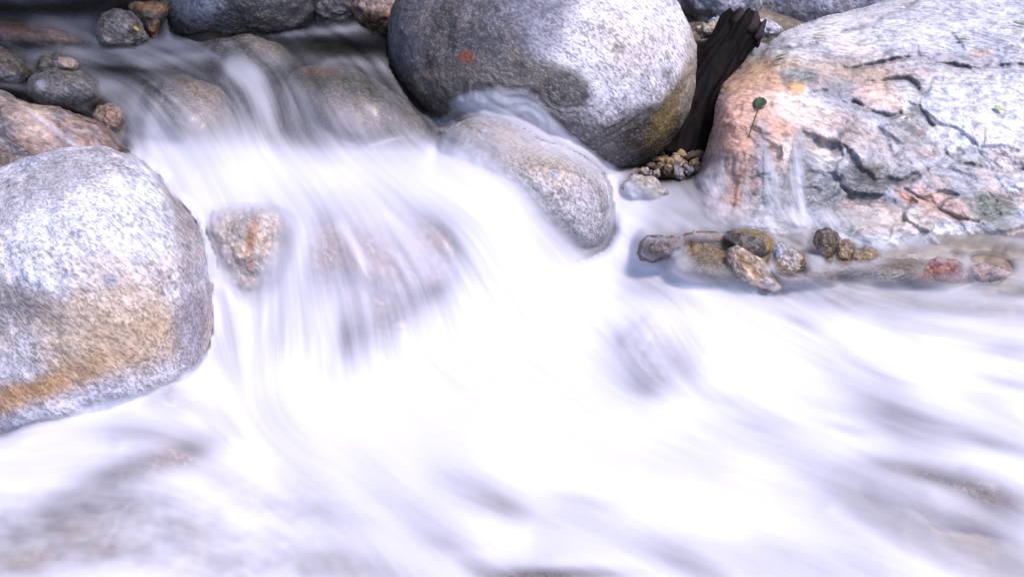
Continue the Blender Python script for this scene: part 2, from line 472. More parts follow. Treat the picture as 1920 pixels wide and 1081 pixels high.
boulder('boulder', 'egg shaped speckled granite boulder with one small dimple, in the cascade under the largest boulder', 'boulder',
        [(808, 285), (828, 245), (865, 225), (905, 219), (970, 238), (1040, 270), (1105, 298), (1140, 342), (1154, 410), (1149, 455), (1128, 478), (1095, 486),
         (1040, 500), (960, 490), (870, 430), (820, 350)],
        4.26, 0.27, 7, (0.35, 0.31, 0.325), (0.44, 0.40, 0.42),
        [(1010, 300, 110, 26, 22, (0.52, 0.40, 0.34), .8, .6), (1040, 327, 10, 9, 0, (0.36, 0.36, 0.45), .9, .15), (1050, 440, 70, 40, 40, (0.40, 0.39, 0.46), .7, .6),
         (1100, 380, 30, 60, -10, (0.50, 0.46, 0.50), .7, .6)],
        'fine', [(905, 296), (960, 284), (1010, 281), (1060, 290), (1108, 306), (1145, 345), (1160, 410), (1152, 456), (1128, 480), (1090, 478), (1055, 448), (1015, 405), (975, 355), (940, 318)],
        15.0, amp=0.006, low=5)

# ------------------------------------------------------------------ bedrock slab at the right, with cracks and ledges
def slab():
    outline = [(1441, 84), (1462, 62), (1500, 44), (1560, 26), (1622, 12), (1690, -12), (1780, -40), (1900, -66), (2040, -90), (2240, -100), (2260, 200), (2220, 400),
               (2080, 440), (1950, 450), (1860, 470), (1760, 490), (1600, 500), (1480, 480), (1390, 455), (1310, 430), (1290, 380), (1300, 335), (1322, 290), (1336, 240),
               (1341, 195), (1352, 160), (1378, 132), (1400, 112), (1424, 104)]
    ctl = [(1900, 0, .70), (1600, 20, .70), (1700, -40, .76), (1900, -100, .84), (2200, -100, .84), (2200, 100, .64), (1450, 85, .655), (1700, 100, .63), (1900, 130, .60),
           (1350, 160, .565), (1390, 120, .60), (1450, 195, .535), (1600, 235, .465), (1750, 295, .385), (1900, 335, .335), (2200, 330, .33),
           (1310, 340, .32), (1345, 200, .54), (1330, 280, .40), (1400, 395, .27), (1500, 425, .25), (1640, 450, .245), (1780, 440, .25), (1900, 420, .26), (2200, 440, .25),
           (1390, 300, .40), (1480, 310, .375), (1600, 330, .35), (1700, 370, .31), (1450, 470, .20), (1700, 490, .20), (2000, 470, .22), (1310, 420, .24)]
    tp = TPS([(a, b) for a, b, _ in ctl], [1 / depth_at(a, b, z) for a, b, z in ctl], 0.0004)
    st = 2.4
    gx = np.arange(1270, 2270, st); gy = np.arange(-112, 510, st)
    X, Y = np.meshgrid(gx, gy)
    jx = 6 * fbm(np.stack([X / 60, Y / 60, X * 0], -1), 4, 3); jy = 6 * fbm(np.stack([X / 60, Y / 60, X * 0 + 9], -1), 4, 4)
    m = inside(outline, X, Y)
    edge = polydist(outline + [outline[0]], X + jx * .5, Y + jy * .5)
    D = 1 / tp(X, Y)
    P0 = to_world(X, Y, D)
    Q = P0.reshape(-1, 3)
    g = fbm(Q * 4.2 + 3.1, 4, 21).reshape(X.shape)
    kk = 4.0
    fr = g * kk - np.floor(g * kk)
    terr = (np.floor(g * kk) + sstep(0.72, 0.98, fr)) / kk
    rg = 1 - np.abs(fbm(Q * 9 + 40, 3, 55)).reshape(X.shape) * 2
    front = sstep(170, 280, Y + .12 * (1900 - X) - 40)
    rs = np.random.default_rng(5)
    sel = rs.choice(np.nonzero(m.ravel())[0], 95, replace=False)
    sd_, gr_ = Q[sel], rs.standard_normal((95, 3)) * .13
    qj = Q + .035 * np.stack([fbm(Q * 7 + k * 11, 3, 200 + k) for k in range(3)], -1)
    bd_ = np.full(len(Q), 9e9); fc = np.zeros(len(Q))
    for c_, g_ in zip(sd_, gr_):
        dq = qj - c_
        d2 = (dq * dq * np.array([1, .5, 1])).sum(1)
        k_ = d2 < bd_
        bd_ = np.where(k_, d2, bd_)
        fc = np.where(k_, np.clip(dq @ g_, -.035, .035), fc)
    fc = gblur(fc.reshape(X.shape), .8)
    rel = (.45 + .75 * front) * fc + 0.016 * (terr - 0.2 * g) + (.005 + .008 * front) * rg + (0.008 + .002 * front) * fbm(Q * 16, 5, 31, gain=.6).reshape(X.shape)
    crack = np.zeros_like(X)
    xx, yy = X + .45 * jx + 3 * fbm(np.stack([X / 14, Y / 14, X * 0], -1), 3, 13), Y + .45 * jy + 3 * fbm(np.stack([X / 14, Y / 14, X * 0 + 4], -1), 3, 14)
    cracks = [([(1432, 92), (1480, 88), (1535, 80), (1582, 56), (1640, 40), (1700, 12), (1760, -20)], 5, .030), ([(1600, 128), (1650, 116), (1722, 106), (1765, 119), (1800, 127), (1868, 126), (1902, 118), (1980, 132), (2100, 140)], 4.5, .035),
              ([(1722, 112), (1716, 70), (1740, 40), (1790, 20)], 3, .012), ([(1868, 126), (1885, 100), (1860, 92)], 3, .015), ([(1640, 152), (1700, 150), (1722, 165), (1724, 205), (1748, 236)], 5, .035), ([(1750, 150), (1730, 180)], 4, .02),
              ([(1604, 191), (1640, 212), (1668, 220), (1690, 212)], 5, .030), ([(1772, 288), (1790, 305), (1830, 312), (1880, 326), (1930, 316), (2000, 330)], 5, .035), ([(1590, 285), (1612, 322), (1640, 338), (1690, 338), (1740, 322)], 8, .035),
              ([(1575, 250), (1590, 290)], 4, .02), ([(1696, 356), (1730, 372), (1765, 392)], 3.5, .022), ([(1748, 385), (1800, 408), (1832, 415)], 3.5, .02), ([(1872, 356), (1862, 390), (1890, 412)], 6, .03),
              ([(1550, 320), (1600, 372), (1640, 392)], 4, .015), ([(1900, 175), (1920, 195), (1980, 210)], 3, .02),
              ([(1540, 140), (1600, 165), (1640, 152)], 4, .014), ([(1395, 150), (1450, 160), (1500, 150), (1560, 128), (1600, 128)], 4, .012)]
    for ln, wd, dp in cracks:
        dd = polydist(ln, xx, yy)
        vr = .25 + .75 * sstep(-.3, .4, fbm(np.stack([X / 38, Y / 38, X * 0 + wd], -1), 3, int(ln[0][0]) % 97))
        crack = np.maximum(crack, dp * 1.0 * vr * np.exp(-(dd / (wd * .62 * (.5 + vr))) ** 2))
    # ledge: the upper block stands a little proud above the first two cracks
    rnd = 0.30 * (1 - np.sqrt(np.clip(1 - np.clip(1 - edge / 46, 0, 1) ** 2, 0, 1)))
    D = D - rel + crack + rnd
    mi = np.pad(m, 1)
    ring = m & ~(mi[:-2, 1:-1] & mi[2:, 1:-1] & mi[1:-1, :-2] & mi[1:-1, 2:] & mi[:-2, :-2] & mi[2:, 2:] & mi[:-2, 2:] & mi[2:, :-2])
    ox = np.concatenate([np.linspace(outline[i], outline[(i + 1) % len(outline)], 80, endpoint=False) for i in range(len(outline))])
    ox = ox + 3.0 * np.stack([fbm(np.stack([ox[:, 0] / 25, ox[:, 1] / 25, ox[:, 0] * 0 + q], -1), 4, 44) for q in (0, 7)], -1)
    kx = np.ones(31) / 31
    ox = np.stack([np.convolve(np.r_[ox[-15:, c], ox[:, c], ox[:15, c]], kx, 'valid') for c in (0, 1)], -1)
    XS, YS = X.copy(), Y.copy()
    for r, c in zip(*np.nonzero(ring)):
        k = np.argmin((ox[:, 0] - X[r, c]) ** 2 + (ox[:, 1] - Y[r, c]) ** 2)
        XS[r, c], YS[r, c] = ox[k]
    P = to_world(XS, YS, D)
    idx = -np.ones(X.shape, int); idx[m] = np.arange(m.sum())
    a, b, c, e = idx[:-1, :-1], idx[:-1, 1:], idx[1:, 1:], idx[1:, :-1]
    ok = (a >= 0) & (b >= 0) & (c >= 0) & (e >= 0)
    F = np.stack([a[ok], e[ok], c[ok], b[ok]], -1)
    V = P[m]
    # skirt back into the bank closes the rock
    ed = np.concatenate([F[:, [0, 1]], F[:, [1, 2]], F[:, [2, 3]], F[:, [3, 0]]])
    key = {(i, j) for i, j in map(tuple, ed)}
    bd = [(i, j) for i, j in key if (j, i) not in key]
    bi = sorted({i for p in bd for i in p}); back = {i: len(V) + k for k, i in enumerate(bi)}
    cen = V.mean(0)
    VB = V[bi] + np.array([0.0, 0.55, -0.5]) + (cen - V[bi]) * 0.15
    F2 = np.array([(j, i, back[i], back[j]) for i, j in bd])
    V = np.r_[V, VB]; F = np.r_[F, F2]
    px, py, _ = to_pixel(V)
    cc = np.r_[crack[m], np.zeros(len(VB))]
    pk = (0.70, 0.50, 0.42)
    col, wet = paint(V, px, py, (0.45, 0.45, 0.52), (0.61, 0.60, 0.68),
        [(1550, 135, 190, 40, 0, (0.42, 0.29, 0.21), .85, .6), (1440, 120, 70, 22, 0, (0.33, 0.24, 0.12), .8, .5), (1405, 235, 95, 110, 0, (0.60, 0.32, 0.22), .92, .5), (1540, 220, 120, 30, 20, (0.74, 0.60, 0.54), .9, .5),
         (1420, 150, 90, 25, -10, (0.55, 0.33, 0.20), .7, .5), (1600, 190, 70, 26, 22, (0.30, 0.30, 0.36), .8, .5), (1500, 140, 30, 12, 5, (0.16, 0.18, 0.17), .9, .4), (1660, 185, 45, 28, 10, pk, .85, .4),
         (1480, 285, 34, 26, 0, (0.74, 0.60, 0.55), .85, .4), (1545, 280, 40, 18, 30, (0.72, 0.58, 0.52), .85, .4), (1430, 290, 18, 70, 0, (0.22, 0.23, 0.28), .8, .5), (1500, 290, 16, 40, 0, (0.24, 0.25, 0.30), .8, .5), (1575, 265, 14, 34, 25, (0.20, 0.19, 0.22), .8, .4),
         (1640, 330, 55, 22, 10, (0.07, 0.09, 0.075), .92, .4), (1700, 250, 40, 24, 20, (0.24, 0.25, 0.27), .8, .5), (1720, 220, 16, 40, -10, (0.12, 0.11, 0.13), .85, .4), (1560, 375, 200, 55, 8, (0.125, 0.125, 0.135), .85, .6), (1790, 350, 110, 40, 12, (0.30, 0.29, 0.33), .7, .6),
         (1350, 360, 60, 60, 0, (0.42, 0.24, 0.19), .85, .5), (1660, 410, 100, 28, 5, (0.62, 0.52, 0.48), .8, .5), (1760, 385, 80, 22, 20, (0.62, 0.40, 0.33), .85, .5), (1700, 370, 26, 8, 30, (0.48, 0.20, 0.12), .8, .4),
         (1870, 385, 50, 34, 0, (0.14, 0.16, 0.12), .9, .4), (1800, 320, 130, 26, 12, (0.48, 0.47, 0.54), .8, .5), (1830, 300, 40, 20, 0, (0.30, 0.30, 0.30), .6, .5), (1890, 300, 30, 30, 0, pk, .4, .5),
         (1700, 60, 200, 45, -8, (0.66, 0.65, 0.74), .8, .6), (1850, 205, 110, 55, 10, (0.72, 0.70, 0.78), .85, .5), (1660, 270, 90, 40, 20, (0.36, 0.30, 0.30), .6, .6), (1530, 60, 100, 24, -20, (0.76, 0.72, 0.76), .9, .5), (1770, 115, 110, 16, 5, (0.42, 0.38, 0.42), .8, .5),
         (1840, 100, 26, 10, 0, (0.55, 0.38, 0.32), .7, .4), (1610, 90, 70, 16, 20, (0.72, 0.62, 0.60), .7, .5), (1495, 165, 14, 8, 0, (0.62, 0.36, 0.14), .8, .4), (1800, 20, 120, 20, -10, (0.50, 0.50, 0.60), .6, .6)],
        77, 5.0, .5)
    nn = fbm(V * 26, 4, 91, gain=.65)
    bl = sstep(0.15, 0.55, nn)[:, None]
    col = col * (1 - 0.34 * bl * np.array([1, 1, .9]))
    bl = sstep(0.25, 0.6, fbm(V * 20 + 5, 4, 97))[:, None]
    bl = bl * (.25 + .75 * sstep(150, 280, py + .12 * (1900 - px) - 40))[:, None]
    col = col * (1 - .55 * bl) + .55 * bl * np.array((0.64, 0.47, 0.40)) * np.clip(col.mean(1, keepdims=True) / .5, .3, 1.2)
    dk = np.clip(cc / 0.024, 0, 1)[:, None] * 0.6
    col = col * (1 - dk) + dk * np.array((0.10, 0.095, 0.10))
    ctr = to_world(1650, 240, 4.6)
    o = mesh_obj('bedrock_slab', V, F, MAT['gneiss'], attrs={'col': col, 'wet': wet}, origin=ctr)
    tag(o, 'broad cracked bedrock slab of pink and grey rock filling the upper right', 'rock')
    ex = [(1432, 80), (1462, 58), (1500, 36), (1622, 0), (1700, -30), (2300, -120), (2300, 400), (1950, 392), (1868, 416), (1790, 438), (1660, 450), (1570, 440), (1490, 424), (1400, 396), (1330, 362), (1300, 345), (1318, 290), (1332, 240), (1336, 195), (1346, 155), (1372, 125), (1396, 106)]
    ROCKS.append((o, V, F, ex, 3.0))
    return o, V, F
SLAB, SLABV, SLABF = slab()

# ================================================================== SMALLER ROCKS
B = boulder  # upper-left stones below carry forest shade in their darkened colours
B('boulder', 'grey rough boulder at the top edge left of the largest boulder, water behind it', 'boulder',
  [(310, 20), (325, -40), (420, -85), (540, -75), (590, -20), (592, 30), (575, 56), (520, 66), (400, 74), (345, 72), (318, 58)], 4.95, .27, 6, (0.075, 0.068, 0.075), (0.13, 0.12, 0.135),
  [(470, 50, 120, 26, -8, (0.15, 0.12, 0.10), .85, .5), (370, 5, 50, 30, 20, (0.32, 0.31, 0.37), .8, .5), (560, 20, 40, 50, 0, (0.10, 0.085, 0.08), .8, .5)], 'granite', soft=2, amp=.02)
B('rock', 'small dark rock with orange brown top, left of the rough grey boulder', 'rock',
  [(239, 10), (252, 2), (290, 6), (322, -6), (316, 22), (300, 40), (292, 72), (270, 70), (254, 48), (244, 24)], 4.75, .10, 5, (0.075, 0.05, 0.035), (0.13, 0.085, 0.055),
  [(280, 12, 44, 9, 10, (0.34, 0.17, 0.08), .9, .4), (292, 55, 7, 14, 10, (0.40, 0.18, 0.06), .8, .4)], 'stone', soft=2, amp=.012, facet=.5)
B('rock', 'mottled pale stone with dark pits beside the small orange topped rock', 'rock',
  [(180, 60), (188, 32), (214, 18), (246, 26), (268, 54), (282, 78), (250, 90), (190, 92)], 4.62, .12, 5, (0.12, 0.10, 0.09), (0.21, 0.18, 0.17),
  [(210, 42, 5, 4, 0, DARK, .9, .3), (226, 50, 6, 4, 20, DARK, .9, .3), (215, 76, 30, 8, 0, (0.50, 0.38, 0.33), .8, .5), (255, 50, 10, 22, 30, (0.11, 0.09, 0.08), .8, .4)], 'granite', soft=3, amp=.012)
B('rock', 'flat reddish brown rock lying under smooth shallow water, far left', 'rock',
  [(-60, 52), (0, 40), (50, 42), (105, 54), (150, 70), (170, 84), (120, 98), (60, 92), (0, 76)], 4.62, .10, 5, (0.11, 0.05, 0.035), (0.17, 0.085, 0.06),
  [(60, 84, 60, 6, 25, (0.09, 0.06, 0.05), .8, .4)], 'stone', None, amp=.008)
B('rock', 'brown triangular rock on the left edge above the grey rounded one', 'rock',
  [(-110, 110), (-50, 84), (0, 86), (28, 102), (56, 130), (62, 148), (40, 162), (0, 168), (-80, 170)], 4.42, .14, 5, (0.06, 0.045, 0.033), (0.12, 0.09, 0.07),
  [(20, 145, 26, 9, 20, (0.36, 0.33, 0.34), .7, .5)], 'granite', [(-60, 70), (0, 82), (32, 102), (60, 130), (66, 150), (40, 158), (0, 152), (-60, 140)], soft=2, amp=.015)
B('rock', 'small tan stone just above the grey rounded stone in the upper pool', 'rock',
  [(58, 126), (74, 108), (104, 100), (136, 110), (151, 122), (146, 132), (100, 142), (64, 142)], 4.47, .09, 5, (0.12, 0.10, 0.08), (0.16, 0.135, 0.11),
  [(132, 118, 18, 9, 15, (0.52, 0.38, 0.29), .9, .4)], 'stone', [(62, 128), (76, 108), (104, 99), (138, 108), (154, 122), (146, 129), (100, 133), (66, 136)], soft=3, amp=.008)
B('rock', 'grey rounded stone streaming with water near the left edge of the upper pool', 'rock',
  [(44, 170), (58, 142), (100, 129), (150, 136), (182, 155), (196, 185), (160, 210), (80, 205)], 4.32, .14, 5, (0.09, 0.08, 0.08), (0.14, 0.125, 0.125),
  [(75, 160, 12, 12, 0, (0.44, 0.42, 0.50), .8, .5)], 'granite', [(50, 168), (60, 142), (100, 128), (150, 135), (180, 152), (188, 180), (150, 186), (90, 180)], soft=5, amp=.008)
B('boulder', 'mottled pink and grey boulder behind the large pale boulder on the left', 'boulder',
  [(-160, 165), (-20, 168), (26, 186), (100, 198), (180, 222), (220, 250), (240, 282), (236, 330), (140, 400), (0, 430), (-170, 420)], 4.25, .26, 6, (0.26, 0.175, 0.15), (0.19, 0.155, 0.155),
  [(40, 290, 40, 12, 40, (0.12, 0.11, 0.13), .8, .4), (10, 240, 24, 14, 30, (0.14, 0.13, 0.15), .8, .4), (110, 220, 16, 10, 0, (0.16, 0.15, 0.17), .8, .4), (70, 230, 30, 50, -40, (0.56, 0.40, 0.34), .8, .5),
   (110, 250, 80, 8, 35, (0.50, 0.44, 0.48), .7, .5), (220, 250, 24, 40, -20, (0.20, 0.13, 0.11), .8, .5)], 'gneiss',
  [(-60, 172), (0, 172), (26, 188), (100, 198), (150, 212), (190, 230), (222, 262), (236, 290), (180, 320), (-60, 420)], soft=4, amp=.02)
B('rock', 'small pinkish rock just under the water left of the first fall', 'rock',
  [(176, 216), (184, 198), (212, 193), (232, 212), (228, 248), (206, 256), (184, 240)], 4.28, .08, 5, (0.50, 0.30, 0.24), (0.40, 0.25, 0.20), [], 'stone', None, amp=.008)
B('boulder', 'dark rounded boulder under clear streaming water at the head of the upper pool', 'boulder',
  [(352, 160), (362, 106), (410, 74), (470, 68), (530, 88), (552, 122), (530, 156), (450, 176)], 4.55, .18, 5, (0.075, 0.06, 0.055), (0.12, 0.10, 0.09), [(500, 90, 40, 14, 20, (0.26, 0.19, 0.15), .7, .5)], 'granite', None, amp=.012)
B('boulder', 'veiled brown boulder under the upper fall nearest the left edge', 'boulder',
  [(226, 280), (240, 196), (285, 150), (350, 142), (412, 168), (446, 215), (440, 290), (350, 340), (255, 330)], 4.35, .24, 5, (0.15, 0.12, 0.11), (0.20, 0.165, 0.15), [(400, 200, 50, 60, 0, (0.42, 0.31, 0.27), .6, .6)], 'granite', None, amp=.012)
B('boulder', 'veiled dark topped boulder under the upper fall beside the largest boulder', 'boulder',
  [(512, 300), (518, 200), (542, 142), (590, 120), (650, 124), (722, 166), (785, 216), (815, 265), (790, 320), (650, 345), (550, 335)], 4.42, .28, 5, (0.08, 0.07, 0.055), (0.13, 0.11, 0.095),
  [(670, 230, 70, 40, 20, (0.34, 0.24, 0.215), .8, .6), (600, 130, 40, 12, 0, (0.20, 0.14, 0.09), .8, .5)], 'granite', None, amp=.012)
B('rock', 'narrow pale stone streaked with orange, in the main fall beside the large pale boulder', 'rock',
  [(384, 412), (402, 388), (460, 380), (528, 388), (556, 408), (550, 474), (512, 532), (474, 592), (440, 552), (408, 474)], 3.94, .13, 6, (0.70, 0.57, 0.53), (0.60, 0.48, 0.44),
  [(472, 440, 10, 40, 12, ORANGE, .75, .5), (470, 495, 9, 16, 10, (0.45, 0.16, 0.07), .75, .5), (455, 425, 8, 30, 15, (0.30, 0.25, 0.25), .6, .5), (460, 394, 60, 9, 0, (0.34, 0.25, 0.17), .8, .5), (462, 535, 20, 20, 0, (0.30, 0.23, 0.19), .6, .5)],
  'stone', [(396, 414), (414, 396), (470, 392), (530, 396), (524, 450), (500, 505), (474, 556), (455, 562), (430, 502), (408, 456)], soft=12, amp=.012, facet=.3)
B('boulder', 'broad layered boulder seen dimly behind the veil of the main fall', 'boulder',
  [(486, 600), (545, 450), (620, 410), (720, 396), (820, 420), (890, 480), (880, 545), (825, 605), (760, 655), (690, 705), (570, 720), (500, 690)], 3.94, .17, 6, (0.76, 0.50, 0.45), (0.58, 0.39, 0.37),
  [(650, 500, 110, 26, 12, (0.52, 0.38, 0.36), .8, .5), (700, 540, 140, 20, 14, (0.30, 0.27, 0.38), .8, .5), (740, 590, 120, 16, -20, (0.46, 0.34, 0.28), .8, .5), (660, 650, 60, 60, 0, (0.22, 0.13, 0.15), .8, .5), (800, 560, 60, 20, -25, (0.22, 0.15, 0.17), .8, .5)],
  'granite', None, amp=.02, facet=.5)
B('boulder', 'round pale lilac boulder drowned in white foam right of the main fall', 'boulder',
  [(1110, 665), (1145, 612), (1200, 592), (1265, 602), (1318, 642), (1330, 680), (1296, 720), (1245, 752), (1200, 758), (1145, 728)], 3.82, .19, 5, (0.42, 0.33, 0.40), (0.52, 0.43, 0.49), [(1280, 660, 30, 30, 0, (0.30, 0.20, 0.22), .5, .6)], 'fine', None, amp=.008)

# stones and wood across the small sill at the right
B('rock', 'violet grey stone at the left end of the row of small stones', 'rock',
  [(1194, 466), (1204, 446), (1240, 438), (1276, 442), (1290, 460), (1262, 480), (1226, 494), (1204, 486)], 3.96, .08, 5, (0.160, 0.111, 0.116), (0.120, 0.081, 0.082), [], 'stone', [(1198, 466), (1210, 448), (1245, 442), (1285, 446), (1285, 462), (1255, 476), (1225, 488), (1205, 480)], damp=.8, soft=6, amp=.01)
B('rock', 'flat brown stone between the violet grey stone and the mossy stone', 'rock',
  [(1258, 462), (1280, 438), (1330, 434), (1380, 442), (1412, 470), (1418, 520), (1390, 560), (1330, 548), (1276, 510)], 3.97, .09, 5, (0.136, 0.078, 0.041), (0.192, 0.122, 0.068),
  [(1330, 452, 32, 5, 10, (0.07, 0.055, 0.06), .9, .3), (1290, 448, 14, 5, 0, (0.09, 0.07, 0.06), .8, .4), (1350, 462, 14, 6, 20, (0.06, 0.05, 0.04), .8, .4), (1300, 475, 14, 20, 0, (0.40, 0.24, 0.12), .7, .5)], 'stone', [(1274, 458), (1294, 444), (1330, 439), (1376, 444), (1396, 470), (1390, 516), (1345, 508), (1298, 488)], damp=.8, soft=6, amp=.007)
B('rock', 'dark stone with a mossy olive top in the row of stones at right', 'rock',
  [(1352, 442), (1378, 431), (1404, 427), (1440, 439), (1453, 458), (1452, 484), (1434, 500), (1404, 490), (1372, 460)], 3.92, .08, 5, (0.056, 0.038, 0.034), (0.088, 0.063, 0.058),
  [(1405, 432, 46, 8, 8, (0.20, 0.145, 0.045), .9, .4), (1446, 460, 8, 20, -10, (0.28, 0.19, 0.06), .8, .4), (1425, 486, 22, 10, 20, (0.06, 0.05, 0.05), .8, .4)], 'stone', damp=.8, soft=4, amp=.006)
B('rock', 'blue grey round stone tucked against the mossy olive topped stone', 'rock',
  [(1448, 470), (1458, 456), (1470, 458), (1477, 474), (1470, 492), (1454, 496), (1447, 486)], 3.89, .04, 4, (0.336, 0.311, 0.374), (0.416, 0.377, 0.435), [(1472, 478, 5, 8, 0, (0.20, 0.19, 0.24), .8, .4)], 'fine', damp=.8, soft=4, amp=.004)
B('rock', 'slanting cream and tan wedge of stone dipping into the foam, below the mossy stone', 'rock',
  [(1360, 476), (1368, 463), (1384, 458), (1402, 470), (1424, 492), (1452, 520), (1470, 542), (1452, 552), (1410, 536), (1372, 508)], 3.85, .05, 5, (0.400, 0.274, 0.197), (0.496, 0.370, 0.286),
  [(1405, 500, 34, 7, 45, (0.40, 0.22, 0.08), .8, .5), (1375, 468, 10, 6, 0, (0.16, 0.13, 0.14), .8, .4), (1385, 500, 36, 4, 48, (0.28, 0.23, 0.24), .7, .4), (1445, 532, 18, 9, 40, (0.78, 0.68, 0.66), .9, .5)], 'gneiss', [(1362, 474), (1370, 462), (1386, 459), (1404, 470), (1426, 492), (1454, 520), (1464, 537), (1444, 538), (1405, 520), (1372, 498)], damp=.8, soft=3, amp=.007, facet=.4)
B('rock', 'whitish jagged stone right of the slanting tan wedge', 'rock',
  [(1448, 494), (1462, 478), (1484, 466), (1500, 478), (1516, 492), (1518, 516), (1484, 532), (1456, 522)], 3.88, .05, 5, (0.480, 0.414, 0.408), (0.384, 0.326, 0.320), [(1462, 505, 4, 16, -20, (0.20, 0.14, 0.10), .7, .4), (1500, 500, 5, 16, -15, (0.46, 0.32, 0.22), .7, .4), (1480, 500, 4, 18, -25, (0.26, 0.22, 0.24), .7, .4)], 'gneiss', [(1450, 494), (1464, 478), (1484, 466), (1504, 478), (1516, 494), (1510, 512), (1484, 520), (1458, 516)], damp=.8, soft=4, amp=.007, facet=.4)
B('rock', 'round dark brown knob of rock standing upright in the row of stones at right', 'rock',
  [(1524, 452), (1532, 434), (1552, 427), (1572, 438), (1578, 458), (1572, 478), (1560, 496), (1546, 498), (1540, 478)], 3.92, .06, 5, (0.048, 0.030, 0.017), (0.096, 0.059, 0.034), [(1550, 445, 22, 16, 0, (0.10, 0.07, 0.05), .7, .5)], 'stone', damp=.8, soft=4, amp=.006)
B('rock', 'tan broken stone leaning on the round dark brown knob', 'rock',
  [(1570, 456), (1586, 448), (1602, 456), (1606, 474), (1598, 496), (1576, 502), (1560, 492), (1566, 472)], 3.91, .05, 5, (0.160, 0.104, 0.061), (0.240, 0.163, 0.102), [(1590, 470, 8, 10, 20, (0.20, 0.14, 0.10), .7, .4)], 'stone', damp=.8, soft=4, amp=.007, facet=.4)
B('rock', 'low tan stone right of the round dark brown knob, ringed by water', 'rock',
  [(1586, 490), (1602, 470), (1626, 461), (1646, 470), (1658, 486), (1648, 500), (1610, 506)], 3.90, .05, 5, (0.176, 0.115, 0.061), (0.248, 0.170, 0.102), [(1600, 486, 12, 7, 0, (0.18, 0.13, 0.09), .8, .4)], 'stone', [(1588, 490), (1604, 470), (1626, 461), (1648, 470), (1656, 482), (1640, 484), (1604, 496)], damp=.8, soft=3, amp=.006, facet=.4)
B('rock', 'white quartz stone under a thin sheet of water left of the red stone', 'rock',
  [(1636, 496), (1676, 480), (1728, 477), (1750, 490), (1746, 520), (1700, 536), (1650, 530)], 3.92, .06, 5, (0.528, 0.444, 0.435), (0.432, 0.348, 0.340), [(1660, 505, 8, 20, 10, (0.60, 0.44, 0.36), .7, .5), (1710, 500, 4, 16, 0, (0.34, 0.30, 0.36), .6, .4)], 'gneiss', [(1645, 496), (1680, 484), (1728, 480), (1742, 492), (1730, 508), (1700, 516), (1656, 514)], damp=.8, soft=9, amp=.006, facet=.4)
B('rock', 'dark red stone in the row of stones toward the right edge', 'rock',
  [(1716, 524), (1732, 492), (1756, 483), (1788, 486), (1806, 494), (1812, 516), (1796, 536), (1750, 540)], 3.90, .06, 5, (0.256, 0.081, 0.061), (0.336, 0.148, 0.116), [(1758, 505, 8, 20, -20, (0.20, 0.05, 0.05), .8, .4), (1786, 510, 6, 16, -10, (0.26, 0.08, 0.06), .8, .4)], 'stone', [(1722, 516), (1736, 493), (1757, 485), (1788, 488), (1804, 496), (1806, 514), (1780, 518), (1745, 522)], damp=.8, soft=5, amp=.006, facet=.4)
B('rock', 'pinkish grey stone awash beside the dark red stone, farthest right', 'rock',
  [(1806, 516), (1814, 500), (1846, 494), (1882, 500), (1900, 514), (1890, 532), (1830, 540)], 3.91, .06, 5, (0.304, 0.178, 0.156), (0.256, 0.185, 0.190), [(1840, 505, 12, 9, 0, (0.50, 0.28, 0.20), .7, .5)], 'stone', [(1810, 514), (1818, 503), (1846, 498), (1876, 503), (1884, 512), (1850, 520)], damp=.8, soft=7, amp=.008)
B('rock', 'long low wet brown ledge of broken rock under the row of small stones at right', 'rock',
  [(1215, 486), (1300, 468), (1420, 470), (1560, 478), (1700, 486), (1880, 498), (1915, 516), (1880, 548), (1700, 552), (1520, 548), (1360, 540), (1260, 520)], 3.92, .09, 6, (0.160, 0.100, 0.058), (0.264, 0.178, 0.116),
  [(1500, 500, 30, 16, 0, (0.10, 0.07, 0.05), .8, .5), (1660, 520, 40, 12, 0, (0.46, 0.38, 0.34), .7, .5), (1780, 520, 60, 14, 0, (0.28, 0.12, 0.10), .8, .5), (1320, 500, 50, 16, 10, (0.15, 0.11, 0.06), .8, .5)], 'stone', None, amp=.02, facet=.6, nf=8, damp=.8)
# far rocks along the top edge
B('rock', 'brownish grey rock at the top edge just right of the rough grey boulder', 'rock',
  [(578, 22), (590, -30), (640, -46), (672, -10), (674, 26), (650, 46), (606, 56)], 4.95, .12, 5, (0.10, 0.08, 0.08), (0.18, 0.155, 0.16), [], 'granite', [(575, 10), (590, -40), (640, -60), (680, -10), (674, 26), (648, 38), (620, 30), (600, 44), (584, 44)], soft=4, amp=.015)
B('rock', 'pinkish topped rock with a dark brown lower half, touching the largest boulder', 'rock',
  [(660, 12), (676, -20), (720, -30), (756, -10), (760, 36), (742, 64), (704, 66), (676, 52), (664, 34)], 4.88, .12, 5, (0.05, 0.032, 0.02), (0.09, 0.055, 0.03), [(705, 2, 52, 17, 0, (0.44, 0.30, 0.26), .95, .35), (670, 26, 12, 12, 0, (0.18, 0.13, 0.12), .8, .4), (735, 18, 12, 14, 0, (0.42, 0.24, 0.18), .9, .4)], 'stone', [(658, 12), (676, -30), (740, -30), (760, 0), (760, 36), (742, 60), (704, 62), (678, 52), (664, 34)], soft=2, amp=.015)  # dark lower half is base colour under a pink patch; no recess
B('boulder', 'blue grey boulder at the top edge directly behind the dark log', 'boulder',
  [(1268, 0), (1290, -50), (1360, -80), (1420, -40), (1432, 10), (1400, 48), (1350, 54), (1300, 46), (1276, 30)], 5.45, .22, 5, (0.17, 0.17, 0.21), (0.25, 0.25, 0.30), [(1300, 30, 40, 22, 10, (0.11, 0.09, 0.08), .85, .5), (1400, 40, 60, 12, 0, (0.22, 0.18, 0.15), .6, .5)], 'granite', soft=2, amp=.02)
